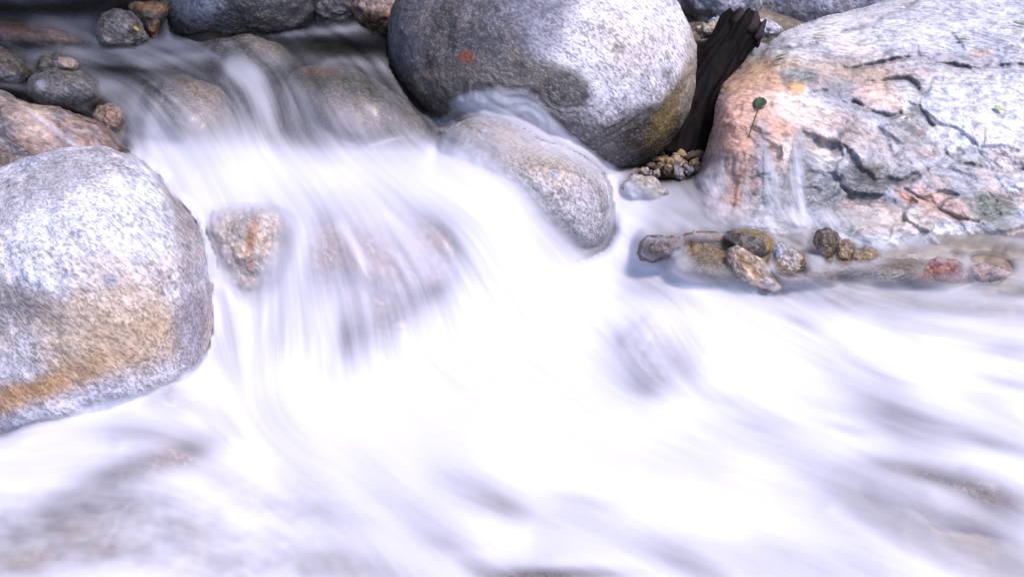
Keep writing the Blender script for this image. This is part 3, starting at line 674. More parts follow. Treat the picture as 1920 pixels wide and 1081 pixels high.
B('boulder', 'bluish boulder at the top edge between the dark log and the bedrock slab', 'boulder',
  [(1396, 40), (1400, -30), (1480, -100), (1620, -110), (1740, -60), (1720, 10), (1600, 60), (1480, 84), (1420, 70)], 5.75, .35, 6, (0.24, 0.24, 0.30), (0.32, 0.32, 0.39), [(1460, 40, 50, 10, -8, (0.30, 0.24, 0.22), .6, .6)], 'granite', soft=2, amp=.02)
B('rock', 'small angular blue grey stone just left of the broken log end', 'rock',
  [(1328, 42), (1336, 32), (1354, 34), (1366, 44), (1356, 54), (1336, 54)], 5.15, .05, 4, (0.36, 0.35, 0.42), (0.44, 0.43, 0.50), [], 'fine', soft=2, amp=.008)
B('rock', 'tan crumbly stone beneath the small angular blue grey stone', 'rock',
  [(1304, 56), (1318, 44), (1346, 46), (1362, 58), (1350, 70), (1316, 72)], 5.05, .06, 4, (0.38, 0.31, 0.25), (0.48, 0.40, 0.33), [], 'gneiss', soft=2, amp=.015)
B('rock', 'pale grey stone right of the broken log end', 'rock',
  [(1414, 60), (1422, 34), (1440, 36), (1468, 54), (1456, 66), (1430, 72)], 5.1, .06, 4, (0.48, 0.46, 0.54), (0.56, 0.54, 0.62), [], 'granite', soft=2, amp=.01)
# drowned rocks showing through the foreground water
B('boulder', 'brown rock under rushing water at the right end of the foreground', 'boulder',
  [(1600, 900), (1680, 860), (1780, 866), (1880, 900), (1990, 950), (2040, 1010), (1940, 1030), (1800, 985), (1680, 950)], 3.30, .10, 5, (0.20, 0.15, 0.15), (0.30, 0.22, 0.20), [(1800, 895, 70, 14, 15, (0.16, 0.13, 0.13), .8, .5)], 'stone', None, amp=.012)
B('boulder', 'brown rock arching through the foam at the bottom edge of the picture', 'boulder',
  [(900, 1095), (960, 1062), (1050, 1048), (1140, 1062), (1196, 1095), (1120, 1150), (960, 1150)], 3.0, .10, 5, (0.20, 0.15, 0.13), (0.28, 0.21, 0.18), [], 'stone', None, amp=.008)
B('boulder', 'brown grey rock under water in the lower left foreground', 'boulder',
  [(90, 930), (140, 860), (230, 828), (330, 828), (396, 860), (380, 905), (290, 940), (170, 970)], 3.36, .10, 5, (0.26, 0.21, 0.20), (0.34, 0.28, 0.26), [], 'stone', None, amp=.010)
B('rock', 'small brown rock half hidden by spray at the foot of the large pale boulder', 'rock',
  [(280, 768), (296, 736), (328, 726), (352, 744), (350, 778), (312, 792)], 3.52, .06, 5, (0.28, 0.22, 0.22), (0.38, 0.31, 0.30), [], 'stone', None, amp=.006)
B('rock', 'wet pale stone in the trickle below the gap, under the largest boulder', 'rock',
  [(1160, 350), (1184, 326), (1226, 332), (1252, 360), (1236, 384), (1186, 380)], 4.3, .07, 5, (0.26, 0.21, 0.19), (0.36, 0.31, 0.30), [(1230, 365, 14, 9, 10, (0.60, 0.45, 0.34), .7, .5)], 'stone', [(1178, 340), (1196, 328), (1228, 334), (1244, 358), (1228, 366), (1200, 356)], soft=11, amp=.008)

# ================================================================== DRIFTWOOD LOG
def log():
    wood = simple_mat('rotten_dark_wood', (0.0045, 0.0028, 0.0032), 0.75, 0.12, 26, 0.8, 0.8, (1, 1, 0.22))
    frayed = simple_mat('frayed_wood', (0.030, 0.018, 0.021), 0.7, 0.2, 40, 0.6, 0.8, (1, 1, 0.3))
    a = to_world(1272, 318, 4.72); b = to_world(1394, 48, 4.96)
    root = empty('driftwood_log', a)
    tag(root, 'dark rotten log with a ragged broken end between the largest boulder and the slab', 'log')
    ax = (b - a) / np.linalg.norm(b - a); Ln = np.linalg.norm(b - a)
    s1 = np.cross(ax, FWD); s1 /= np.linalg.norm(s1); s2 = np.cross(ax, s1)
    NS, NR = 90, 72
    V = []
    for i in range(NS + 1):
        t = i / NS
        r = 0.045 * (1 - t) ** .8 + 0.070 + 0.015 * math.exp(-((t - .93) / .06) ** 2)
        for j in range(NR):
            th = 2 * math.pi * j / NR
            q = np.array([math.cos(th) * 2.2, math.sin(th) * 2.2, t * 3.0])
            V.append((t, th, r, q))
    Q = np.array([v[3] for v in V])
    n1 = fbm(Q * np.array([1, 1, .7]), 4, 5); n2 = fbm(Q * np.array([4, 4, .9]), 3, 9)
    tip = fbm(np.stack([Q[:, 0] * 1.6, Q[:, 1] * 1.6, Q[:, 2] * 0], -1), 3, 12)
    pos = []
    for (t, th, r, q), m1, m2, tp in zip(V, n1, n2, tip):
        rr = r * (1 + .26 * m1 + .09 * m2)
        tt = t * Ln + (0.035 * tp * max(0, (t - .75) / .25) ** 1.0)
        bend = 0.03 * math.sin(t * 3.0)
        pos.append(ax * tt + s1 * (rr * math.cos(th) + bend) + s2 * rr * math.sin(th))
    pos = np.array(pos)
    F = [(i * NR + j, i * NR + (j + 1) % NR, (i + 1) * NR + (j + 1) % NR, (i + 1) * NR + j) for i in range(NS) for j in range(NR)]
    # hollow rotten end: rings going back in
    last = pos[NS * NR:]; cc = last.mean(0)
    base = len(pos)
    for k, (sc, dz) in enumerate([(.78, -.03), (.55, -.08), (.25, -.10)]):
        ring = cc + (last - cc) * sc + ax * dz * (1 + .0)
        ring = ring + ax * (0.02 * np.sin(np.arange(NR) * 1.9 + k))[:, None]
        pos = np.r_[pos, ring]
    for k in range(3):
        o0 = NS * NR if k == 0 else base + (k - 1) * NR
        o1 = base + k * NR
        F += [(o0 + j, o0 + (j + 1) % NR, o1 + (j + 1) % NR, o1 + j) for j in range(NR)]
    F.append(tuple(base + 2 * NR + j for j in range(NR)))
    F.append(tuple(reversed(range(NR))))
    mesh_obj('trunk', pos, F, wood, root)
    rng = random.Random(3)
    for k in range(16):
        th = k * 2 * math.pi / 16 + rng.uniform(-.15, .15); rr = rng.uniform(.05, .085)
        p0 = ax * (Ln - .07) + s1 * rr * math.cos(th) + s2 * rr * math.sin(th)
        dr = ax + 0.5 * (s1 * math.cos(th) + s2 * math.sin(th)) * rng.uniform(-.2, .8)
        ln = rng.uniform(.045, .105); wd = rng.uniform(.014, .026)
        u = s1 * math.cos(th + 1.5) + s2 * math.sin(th + 1.5); v = s1 * math.cos(th) + s2 * math.sin(th)
        vv, ff = [], []
        for i, (f, wk) in enumerate([(0, 1), (.35, 1.15), (.75, .85), (1, .45)]):
            ctr = p0 + dr * ln * f + u * 0.006 * math.sin(k + i * 2)
            for c, s in ((1, .2), (.3, 1), (-.8, .6), (-.6, -.8), (.5, -.9)):
                vv.append(ctr + u * c * wd * wk + v * s * wd * .55 * wk)
        for i in range(3):
            for j in range(5):
                ff.append((i * 5 + j, i * 5 + (j + 1) % 5, i * 5 + 5 + (j + 1) % 5, i * 5 + 5 + j))
        ff.append((15, 16, 17, 18, 19)); ff.append((4, 3, 2, 1, 0))
        mesh_obj('splinter', vv, ff, frayed, root)
    # knot stub on the left flank
    kx = ax * Ln * .62 - s1 * .0
    side = s1 if (s1 @ RGT) < 0 else -s1
    vv, ff = [], []
    for i in range(6):
        f = i / 5
        for j in range(10):
            th = 2 * math.pi * j / 10
            rr = .035 * (1 - .45 * f) * (1 + .15 * math.sin(3 * th + i))
            vv.append(kx + side * (.07 + .085 * f) + ax * (rr * math.cos(th) + .02 * f) + s2 * rr * math.sin(th))
    for i in range(5):
        for j in range(10):
            ff.append((i * 10 + j, i * 10 + (j + 1) % 10, i * 10 + 10 + (j + 1) % 10, i * 10 + 10 + j))
    ff.append(tuple(50 + j for j in range(10)))
    mesh_obj('knot_stub', vv, ff, frayed, root)
log()

# ================================================================== TERRAIN, BED
wctl = [(-300, -140, .78), (960, -140, .79), (2250, -140, .80), (0, 0, .735), (250, 0, .735), (500, 0, .735), (960, 0, .73), (1900, 0, .52), (1350, 60, .62),
        (0, 80, .69), (300, 80, .69), (600, 90, .69), (960, 90, .60), (0, 150, .62), (250, 150, .64), (450, 140, .665), (640, 122, .675), (760, 150, .62),
        (330, 270, .505), (520, 280, .49), (680, 280, .48), (800, 265, .48), (200, 250, .52), (0, 250, .55), (-250, 250, .55),
        (400, 330, .45), (600, 320, .46), (780, 330, .455), (900, 380, .42), (450, 500, .25), (600, 480, .305), (700, 470, .315), (850, 480, .30), (950, 490, .27), (1050, 510, .215),
        (420, 690, .05), (600, 712, .03), (800, 690, .05), (950, 640, .09), (850, 190, .52), (950, 190, .52), (1050, 250, .45), (1150, 340, .30), (1200, 370, .275), (1300, 300, .25), (1190, 325, .27),
        (1180, 480, .18), (1300, 525, .17), (1500, 560, .16), (1700, 560, .16), (1920, 570, .16), (1250, 400, .275), (1400, 425, .26), (1600, 455, .25), (1900, 455, .25), (2250, 460, .25),
        (1100, 700, .06), (1225, 640, .13), (1500, 700, .08), (1600, 606, .145), (1900, 700, .08), (200, 780, .03), (0, 830, .02), (-300, 850, .0), (300, 840, .06), (800, 850, 0), (1200, 850, 0),
        (1600, 850, .01), (1920, 850, 0), (2250, 850, 0), (0, 1000, -.03), (500, 1000, -.04), (1000, 1000, -.05), (1500, 1000, -.05), (1920, 1000, -.05), (-300, 1300, -.1), (0, 1300, -.1), (960, 1300, -.1),
        (2250, 1300, -.1), (1040, 1062, -.02), (920, 930, .02), (160, 900, .01), (1750, 960, .0)]
WT = TPS([(a, b) for a, b, _ in wctl], [1 / depth_at(a, b, z) for a, b, z in wctl], 0.00003)

def grid_faces(H, W):
    i = np.arange(H * W).reshape(H, W)
    return np.stack([i[:-1, :-1].ravel(), i[1:, :-1].ravel(), i[1:, 1:].ravel(), i[:-1, 1:].ravel()], -1)

def stream_bed():
    gx = np.arange(-420, 2360, 12.0); gy = np.arange(-170, 1330, 12.0)
    X, Y = np.meshgrid(gx, gy)
    P = to_world(X, Y, 1 / WT(X, Y))
    dep = 0.11 + 0.05 * fbm(np.stack([X / 200, Y / 200, X * 0], -1), 3, 8)
    sill = sstep(1160, 1260, X) * sstep(395, 430, Y) * sstep(560, 530, Y)
    dep = dep * (1 - .80 * sill)
    P[..., 2] -= dep
    P[..., 1] += 0.05 * (1 - sill)
    P[..., 2] += 0.03 * fbm(P * 6, 4, 18) * (1 - .7 * sill)
    k = np.full(X.shape, 1.0)
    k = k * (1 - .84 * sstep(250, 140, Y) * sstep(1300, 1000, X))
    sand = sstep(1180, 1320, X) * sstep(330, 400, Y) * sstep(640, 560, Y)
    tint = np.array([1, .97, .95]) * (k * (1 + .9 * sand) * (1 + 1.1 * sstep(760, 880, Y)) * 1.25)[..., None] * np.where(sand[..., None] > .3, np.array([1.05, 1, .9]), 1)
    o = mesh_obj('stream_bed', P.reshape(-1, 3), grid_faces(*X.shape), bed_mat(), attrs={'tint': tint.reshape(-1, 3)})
    tag(o, kind='structure')
stream_bed()

def ground():
    g = np.r_[np.arange(-60, -8, 4.0), np.arange(-8, 8, .25), np.arange(8, 61, 4.0)]
    h = np.r_[np.arange(-30, 0, 3.0), np.arange(0, 12, .25), np.arange(12, 70, 4.0)]
    X, Y = np.meshgrid(g, h)
    z = -0.75 + 1.25 * sstep(3.6, 6.2, Y) + 0.10 * np.maximum(0, Y - 6) + 0.55 * np.maximum(0, np.abs(X) - 3.2) + 0.75 * np.maximum(0, Y - 7.6)  # back hill and banks rise out of view, added to darken water reflections
    z = 9 * np.tanh(z / 9) 
    z += 0.10 * fbm(np.stack([X, Y, X * 0], -1) * .8, 4, 2) * (1 + np.hypot(X, Y) * .1)
    o = mesh_obj('ground', np.stack([X, Y, z], -1).reshape(-1, 3), grid_faces(*X.shape)[:, ::-1], simple_mat('forest_floor', (0.05, 0.042, 0.03), 0.9, 0.2, 3, .6, .8))
    tag(o, kind='structure')
ground()

def canopy():
    rng = np.random.default_rng(2)
    blobs = [(.05, 3.9, 4.4, .85), (-.9, 4.5, 4.4, 1.0), (-1.2, 5.6, 3.9, 1.2), (-3.6, 6.6, 3.4, 1.9), (-1.6, 7.0, 3.6, 1.8), (.3, 7.6, 3.8, 1.7), (-4.6, 4.6, 3.6, 1.7), (-5.4, 8.2, 4.6, 2.4), (-2.4, 9.0, 5.2, 2.6), (1.6, 9.4, 5.2, 2.2), (-6.5, 6, 4, 2), (-.8, 8.6, 2.6, 1.6), (-3.2, 8.2, 2.4, 1.6), (1.2, 8.2, 2.6, 1.3), (3.4, 9.5, 3, 1.8)]  # unseen foliage; first clumps placed along the sun path to shade upper left
    V, F = [], []
    n = 0
    for (x, y, z, r) in blobs:
        m = int(2600 * r)
        p = rng.standard_normal((m, 3)); p /= np.linalg.norm(p, axis=1)[:, None]
        p *= (rng.random((m, 1)) ** .45) * r * np.array([1, 1, .62])
        p += np.array([x, y, z]) + .25 * fbm(p * 1.3, 3, 6)[:, None]
        u = rng.standard_normal((m, 3)); u /= np.linalg.norm(u, axis=1)[:, None]
        v = np.cross(u, rng.standard_normal((m, 3))); v /= np.linalg.norm(v, axis=1)[:, None]
        s = rng.uniform(.08, .16, (m, 1))
        q = np.stack([p - u * s, p + v * s * .5, p + u * s, p - v * s * .5], 1).reshape(-1, 3)
        V.append(q); F.append(np.arange(4 * m).reshape(-1, 4) + n); n += 4 * m
    o = mesh_obj('unseen_tree_canopy', np.concatenate(V), np.concatenate(F), simple_mat('dark_leaves', (0.05, 0.07, 0.03), .5, .4, 4, .5, 0))
    tag(o, 'out of view tree foliage placed to shade the upper pool', kind='stuff')
canopy()

# ================================================================== PEBBLES IN THE GAP
def pebbles():
    rng = np.random.default_rng(6)
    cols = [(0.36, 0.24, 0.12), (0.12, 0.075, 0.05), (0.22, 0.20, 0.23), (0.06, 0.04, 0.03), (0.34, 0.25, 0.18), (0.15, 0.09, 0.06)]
    v, f = ico(3)
    protos = []
    for k, c in enumerate(cols):
        P = v * np.array([1, .8 - .05 * k, .62]) * (1 + .42 * fbm(v * 1.3 + k * 7, 3, 60 + k))[:, None]
        col, wet = paint(P * .05, P[:, 0] * 0 - 999, P[:, 0] * 0, c, tuple(x * 1.3 for x in c), [], k, 30)
        o = mesh_obj('pebble', P, f, MAT['stone'], attrs={'col': col, 'wet': np.full(len(P), .7)})
        protos.append(o)
    spots = [(1271, 292, 14, 0), (1246, 306, 14, 0), (1268, 306, 16, 4), (1290, 318, 13, 2), (1258, 262, 10, 1), (1280, 265, 12, 2), (1298, 272, 11, 3), (1240, 286, 10, 3), (1305, 292, 14, 5), (1228, 300, 9, 1),
             (1220, 312, 10, 5), (1208, 322, 9, 4), (1250, 322, 13, 3), (1273, 324, 12, 2), (1255, 278, 11, 3), (1285, 282, 9, 1), (1236, 318, 9, 3), (1300, 306, 9, 0), (1195, 322, 8, 5), (1312, 276, 10, 3),
             (1264, 276, 9, 2), (1244, 296, 8, 1), (1215, 325, 8, 2), (1230, 325, 9, 4), (1290, 296, 9, 3), (1282, 308, 9, 5), (1262, 318, 9, 1), (1308, 318, 10, 3), (1278, 252, 10, 3), (1292, 258, 9, 1)]
    done = set()
    ordinal = ['first', 'second', 'third', 'fourth', 'fifth', 'sixth', 'seventh', 'eighth', 'ninth', 'tenth']
    rank = {}
    for kk in range(6):
        for r_, i_ in enumerate(sorted([i for i, q in enumerate(spots) if q[3] == kk], key=lambda i: spots[i][0])):
            rank[i_] = ordinal[r_]
    for i, (x, y, r, k) in enumerate(spots):
        p = protos[k]
        if k in done:
            o = p.copy(); COL.objects.link(o)
        else:
            o = p; done.add(k)
        zz = .275 - (y - 300) * .0004
        d = float(depth_at(x, y, zz)) - .05
        o.location = to_world(x, y, d)
        s = r * d / FPX * rng.uniform(.9, 1.25)
        o.scale = (s, s, s)
        o.rotation_euler = (rng.uniform(-.6, .6), rng.uniform(-.6, .6), rng.uniform(0, 6.3))
        tag(o, '%s pebble in the gap beside the log, %s from the left of that colour' % ({0: 'golden tan', 1: 'brown', 2: 'small grey', 3: 'dark wet', 4: 'pale tan', 5: 'reddish brown'}[k], rank[i]), 'pebble', 'pebbles in the gap beside the log')
    # gravelly floor of the gap, under the pebbles
    X, Y = np.meshgrid(np.arange(1150, 1420, 8.0), np.arange(262, 372, 6.0))
    D = depth_at(X, Y, .275 - (Y - 300) * .0004) + .015
    P = to_world(X, Y, D)
    P[..., 2] += .015 * fbm(P * 14, 4, 3)
    ok = inside([(1172, 330), (1205, 316), (1250, 290), (1285, 262), (1330, 262), (1340, 335), (1250, 350)], X, Y).ravel()
    gf = grid_faces(*X.shape); gf = gf[ok[gf].any(1)]
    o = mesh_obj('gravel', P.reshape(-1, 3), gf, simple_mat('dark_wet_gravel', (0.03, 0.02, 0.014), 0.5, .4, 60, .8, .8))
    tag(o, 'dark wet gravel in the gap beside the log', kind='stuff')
pebbles()

# ================================================================== LEAVES
bv_slab = BVHTree.FromPolygons([tuple(v) for v in SLABV], [tuple(map(int, f)) for f in SLABF])
def leaf(px, py, length, width, ang, color, label, stem=0.0, bv=bv_slab):
    o3 = Vector(CAM); dv = Vector(to_world(px, py, 1.0) - CAM).normalized()
    hit, nrm, _, _ = bv.ray_cast(o3, dv)
    if hit is None:
        return
    nrm = nrm if nrm.dot(dv) < 0 else -nrm
    d = (hit - o3).length; s = d / FPX
    im = RGT * math.cos(math.radians(ang)) - UPV * math.sin(math.radians(ang))
    u = Vector(im); u = (u - nrm * u.dot(nrm)).normalized(); v = nrm.cross(u)
    root = empty('leaf', hit + nrm * .009)
    tag(root, label, 'leaf')
    m = simple_mat('leaf_skin', color, .45, .4, 60, .25, .2)
    V, F = [], []
    n = 9
    for i in range(n):
        t = i / (n - 1)
        wv = width * s * .5 * math.sin(math.pi * min(max(t, .02), .985) ** .85) ** .8
        for k in (-1, -.5, 0, .5, 1):
            bow = .12 * length * s * (abs(k) ** 1.5) * .6 + .10 * length * s * (t - .5) ** 2
            V.append(u * (t - .5) * length * s + v * k * wv + nrm * (bow + .001))
    for i in range(n - 1):
        for k in range(4):
            F.append((i * 5 + k, i * 5 + k + 1, i * 5 + 6 + k, i * 5 + 5 + k))
    b = mesh_obj('blade', [tuple(x) for x in V], F, m, root)
    sm = b.modifiers.new('thickness', 'SOLIDIFY'); sm.thickness = .0012
    vv, ff = [], []
    ln = (stem if stem else .35 * length) * s
    for i in range(7):
        t = i / 6
        p = u * (length * s * .48 + ln * t) + nrm * (.003 + (.004 if stem else .002) * math.sin(t * 3))
        r = .9 * s * (1.1 if stem else .7)
        if stem:
            hp, hn, _, _ = bv.ray_cast(o3, (hit + p - o3).normalized())
            if hp is not None:
                p = hp + (o3 - hp).normalized() * .006 - hit - nrm * .009
        for a in range(5):
            vv.append(p + v * r * math.cos(a * 1.2566) + nrm * r * math.sin(a * 1.2566))
    for i in range(6):
        for a in range(5):
            ff.append((i * 5 + a, i * 5 + (a + 1) % 5, i * 5 + 5 + (a + 1) % 5, i * 5 + 5 + a))
    mesh_obj('stem', [tuple(x) for x in vv], ff, m, root)
leaf(1424, 200, 40, 25, 100, (0.045, 0.06, 0.035), 'dark green round leaf with a long hanging stem stuck to the slab front', 95)
leaf(1869, 207, 18, 11, 25, (0.30, 0.36, 0.13), 'yellow green leaf lying on the pale right half of the slab')
leaf(1804, 79, 16, 8, 40, (0.13, 0.22, 0.06), 'small green leaf near the top of the slab')
leaf(1466, 110, 18, 8, -10, (0.10, 0.22, 0.03), 'bright green leaf on the mossy brown edge of the slab behind the log')
leaf(1532, 72, 22, 7, -20, (0.34, 0.30, 0.14), 'olive curled leaf in the upper left crack of the slab')
leaf(1910, 50, 22, 8, 30, (0.14, 0.20, 0.10), 'green leaf at the right edge near the top of the slab')
leaf(1700, 222, 12, 6, -40, (0.30, 0.34, 0.10), 'tiny yellowish leaf by the dark crack in the middle of the slab')
def leaf_on(idx_label, *a):
    for o, V, F, ex, so in ROCKS:
        if idx_label in o['label']:
            leaf(*a, bv=BVHTree.FromPolygons([tuple(v) for v in V], [tuple(map(int, f)) for f in F]))
leaf_on('mottled pale stone', 255, 57, 13, 7, 35, (0.40, 0.29, 0.03), 'small yellow leaf on the mottled pale stone at upper left')

# ================================================================== WATER
GAP = [(1240, 40), (1420, 40), (1390, 110), (1352, 165), (1338, 240), (1322, 290), (1312, 318), (1262, 336), (1186, 336), (1205, 312), (1262, 270), (1290, 210), (1250, 120)]

def water():
    st = 2.6
    gx = np.arange(-300, 2226, st); gy = np.arange(-140, 1290, st)
    X, Y = np.meshgrid(gx, gy)
    H, W = X.shape
    D = 1 / WT(X, Y)
    # first surface met along each line: stones that stay dry at the top, stones that lie under water
    CH = 2
    Xc, Yc = X[::CH, ::CH], Y[::CH, ::CH]
    def cast(rocks):
        vs_, fs_, off = [], [], 0
        for o, V, F, ex, so in rocks:
            F = np.asarray(F)
            vs_ += V.tolist(); fs_ += (F + off).tolist(); off += len(V)
        bv = BVHTree.FromPolygons(vs_, fs_)
        out = np.full(Xc.shape, 99.0)
        dirs = to_world(Xc, Yc, 1.0) - CAM
        o3 = Vector(CAM)
        lo = np.full(4, 0.0)
        for r in range(Xc.shape[0]):
            for c in range(Xc.shape[1]):
                dv = Vector(dirs[r, c])
                h = bv.ray_cast(o3, dv)[0]
                if h is not None:
                    out[r, c] = (h - o3).length / dv.length
        yi = np.clip(np.arange(H) / CH, 0, Xc.shape[0] - 1.001); xi = np.clip(np.arange(W) / CH, 0, Xc.shape[1] - 1.001)
        y0, x0 = yi.astype(int), xi.astype(int); fy, fx = (yi - y0)[:, None], (xi - x0)[None, :]
        a = out[np.ix_(y0, x0)]; b = out[np.ix_(y0, x0 + 1)]; c_ = out[np.ix_(y0 + 1, x0)]; d_ = out[np.ix_(y0 + 1, x0 + 1)]
        m4 = np.minimum(np.minimum(a, b), np.minimum(c_, d_)); big = np.maximum(np.maximum(a, b), np.maximum(c_, d_))
        lin = (a * (1 - fx) + b * fx) * (1 - fy) + (c_ * (1 - fx) + d_ * fx) * fy
        return np.where(big > 50, m4, lin)
    dry = [r for r in ROCKS if r[3] is not None]; sub = [r for r in ROCKS if r[3] is None]
    Td, Ts = cast(dry), cast(sub)
    E = np.zeros(X.shape)
    for o, V, F, ex, so in dry:
        bx = [p[0] for p in ex]; by = [p[1] for p in ex]
        x0 = max(0, int((min(bx) - 60 + 300) / st)); x1 = min(W, int((max(bx) + 60 + 300) / st)); y0 = max(0, int((min(by) - 60 + 140) / st)); y1 = min(H, int((max(by) + 60 + 140) / st))
        if x1 - x0 < 3 or y1 - y0 < 3: continue
        sl_ = (slice(y0, y1), slice(x0, x1))
        jx = 5 * fbm(np.stack([X[sl_] / 40, Y[sl_] / 40, X[sl_] * 0 + 2], -1), 3, 71); jy = 5 * fbm(np.stack([X[sl_] / 40, Y[sl_] / 40, X[sl_] * 0 + 5], -1), 3, 72)
        e = gblur(inside(ex, X[sl_] + jx * min(1, so / 3), Y[sl_] + jy * min(1, so / 3)).astype(float), so / st * 1.2)
        E[sl_] = np.maximum(E[sl_], e * (.84 if 'streaked with orange' in o['label'] else 1))
    hit = Td < 50
    # rivulets that run over the slab
    riv = np.zeros(X.shape)
    rr_ = random.Random(8)
    threads = [([(1428, 240), (1440, 300), (1446, 400)], 9, .9), ([(1490, 222), (1496, 300), (1508, 415)], 9, .9), ([(1478, 250), (1484, 330), (1490, 415)], 5, .7), ([(1372, 250), (1352, 310), (1316, 372)], 34, .8), ([(1345, 250), (1330, 310), (1306, 350)], 14, .6),
               ([(1452, 300), (1462, 410)], 6, .7), ([(1400, 260), (1404, 330), (1395, 396)], 10, .5)]
    for k in range(8):
        x0_ = 1432 + rr_.uniform(0, 1) ** 1.3 * 125; y0_ = 265 + rr_.uniform(0, 60) + max(0, x0_ - 1500) * .35
        threads.append(([(x0_, y0_), (x0_ + 6, (y0_ + 420) / 2), (x0_ + rr_.uniform(6, 16), 425)], rr_.uniform(3, 7), rr_.uniform(.35, .75)))
    for ln, wd, sg in threads:
        riv = np.maximum(riv, sg * np.exp(-(polydist(ln, X, Y) / wd) ** 2) * sstep(ln[0][1] - 10, ln[0][1] + 130, Y))
    riv = np.maximum(riv, .70 * np.exp(-(((X - 1520) / 110) ** 2 + ((Y - 412) / 22) ** 2)))
    riv = gblur(riv, 1.3) * (X > 1290) * sstep(470, 440, Y)
    bh = hit & (D > Td + .04) & (E > .97) & (riv < .02)          # water that simply passes behind a stone
    E = E * np.clip(gblur(hit.astype(float), .9) * 2.2 - .7, 0, 1) * (1 - gblur(bh.astype(float), .8) * (1 - sstep(.9, .99, gblur(hit.astype(float), 2))))
    Er = E * (1 - sstep(.12, .35, riv))
    tgt = np.where(hit, np.where(Er > .93, np.maximum(D, Td + .035), np.minimum(D, Td - .003)), D)
    E2 = np.clip(gblur(Er, 3) * 2.0, 0, 1)
    tgt = np.where(hit & (Er <= .93), tgt * (1 - E2) + E2 * np.maximum(tgt, Td - .012), tgt)
    wrap = gblur(inside([(800, 300), (815, 225), (880, 165), (965, 160), (1060, 235), (1170, 330), (1160, 350), (1060, 292), (960, 272), (890, 285), (850, 300)], X, Y).astype(float), 5)
    tgt = np.where(hit & (Er <= .93), tgt * (1 - wrap) + wrap * (Td - .008), tgt)
    ww = gblur(hit.astype(float), 1.5)
    D2 = np.where(hit & ~bh, tgt, D)
    D2 = np.where(Er > .93, D2, np.minimum(D2, np.where(Ts < 50, Ts - .03, 99)))
    # smooth the drape without letting stones poke through
    Db = gblur(D2, 2.5)
    hi_, hs_ = gblur(hit.astype(float), 2) > .97, gblur((Ts < 50).astype(float), 2) > .97
    cap = np.where((Er <= .93) & ~bh, np.minimum(np.where(hi_, Td - np.where(riv > .04, .005, .011), 99), np.where(hs_, Ts - .018, 99)), 99)
    D3 = np.minimum(Db, cap)
    D3 = np.where(((Er > .93) | bh) & hit, np.maximum(D3, Td + .012), D3)
    # ---------------- flow field
    fl = [(0, 60, 3, .6), (100, 100, 3, .3), (300, 100, 3, .3), (600, 90, 3, .2), (450, 130, 1, 1), (330, 170, 2, 1), (300, 250, .6, 2), (260, 240, 0, 1), (420, 220, 1.5, 2), (480, 200, .3, 2), (560, 180, -.4, 2), (640, 200, .1, 2), (720, 200, 1.4, 1.6), (790, 230, 1.5, 1.5),
          (880, 200, 2, .8), (980, 230, 2, 1.2), (1100, 310, 1.5, 1.5), (1170, 370, 1.2, 1.6), (200, 200, 3, 1.2), (80, 190, 3, .8), (350, 320, 1, 1.2), (560, 320, 1.5, .8), (700, 340, 2, .5), (850, 370, 2, 1.2), (950, 450, 1.4, 1.8), (1040, 520, 1.2, 1.8), (800, 450, 1.4, 1.6),
          (700, 450, .5, 2), (600, 480, .05, 2), (520, 480, -.2, 2), (430, 480, .5, 2), (400, 460, .5, 2), (440, 600, .3, 2), (520, 620, -.5, 2), (640, 620, 0, 2), (760, 600, .3, 2), (860, 560, .9, 2), (960, 620, 1, 1.6), (660, 690, 0, 2), (500, 690, -.5, 1.6),
          (420, 710, .3, 1), (800, 760, 2, .6), (1000, 760, 3, .4), (1200, 560, 3, .6), (1400, 600, 3, .9), (1600, 580, 3, .6), (1550, 640, 2, 1.4), (1800, 560, 3, .3), (1900, 620, 3, .6), (1250, 400, 3, .4), (1400, 420, 3, .4), (1600, 455, 3, .2), (1850, 450, 3, .1), (1200, 640, .5, 2), (1280, 660, .6, 2),
          (1200, 780, 3, .4), (1400, 760, 3, .8), (1600, 800, 3, .9), (1800, 780, 3, .7), (1500, 900, 3, 1.1), (1750, 920, 3, .9), (1700, 1040, 3, 1.3), (1900, 1020, 3, 1.2), (1300, 950, 3, 1), (1000, 930, 3, 1.2), (1100, 1060, 3, .6), (850, 1000, 3, 1.6), (600, 950, 1.6, 1.4), (700, 1050, 1, 2),
          (100, 810, 3, -.6), (250, 850, 3, -.4), (60, 900, 3, -.5), (380, 820, 2.4, .8), (200, 950, 3, -.4), (60, 1040, 3, -.5), (350, 1000, 2, .6), (400, 1070, 2, 1), (600, 830, 2.4, .6), (1430, 300, .1, 3), (1500, 330, .1, 3), (1550, 380, .1, 3), (1340, 320, -.8, 2), (1345, 230, -.2, 2), (1600, 370, .1, 3)]
    num = np.zeros((2, H, W)); den = np.zeros((H, W))
    for (a, b, u, v) in fl:
        n_ = math.hypot(u, v)
        k = 1 / ((X - a) ** 2 + (Y - b) ** 2 + 1800) ** 1.4
        num[0] += k * u / n_; num[1] += k * v / n_; den += k
    mg = np.hypot(num[0], num[1]) + 1e-30
    U, Vv = gblur(num[0] / mg, 16), gblur(num[1] / mg, 16)
    mg = np.hypot(U, Vv) + 1e-9
    U, Vv = U / mg, Vv / mg
    wob = fbm(np.stack([X / 120, Y / 120, X * 0 + 3], -1), 3, 51) * 0.15
    U, Vv = U * np.cos(wob) - Vv * np.sin(wob), U * np.sin(wob) + Vv * np.cos(wob)
    # ---------------- streaks: noise drawn out along the flow
    rng = np.random.default_rng(11)
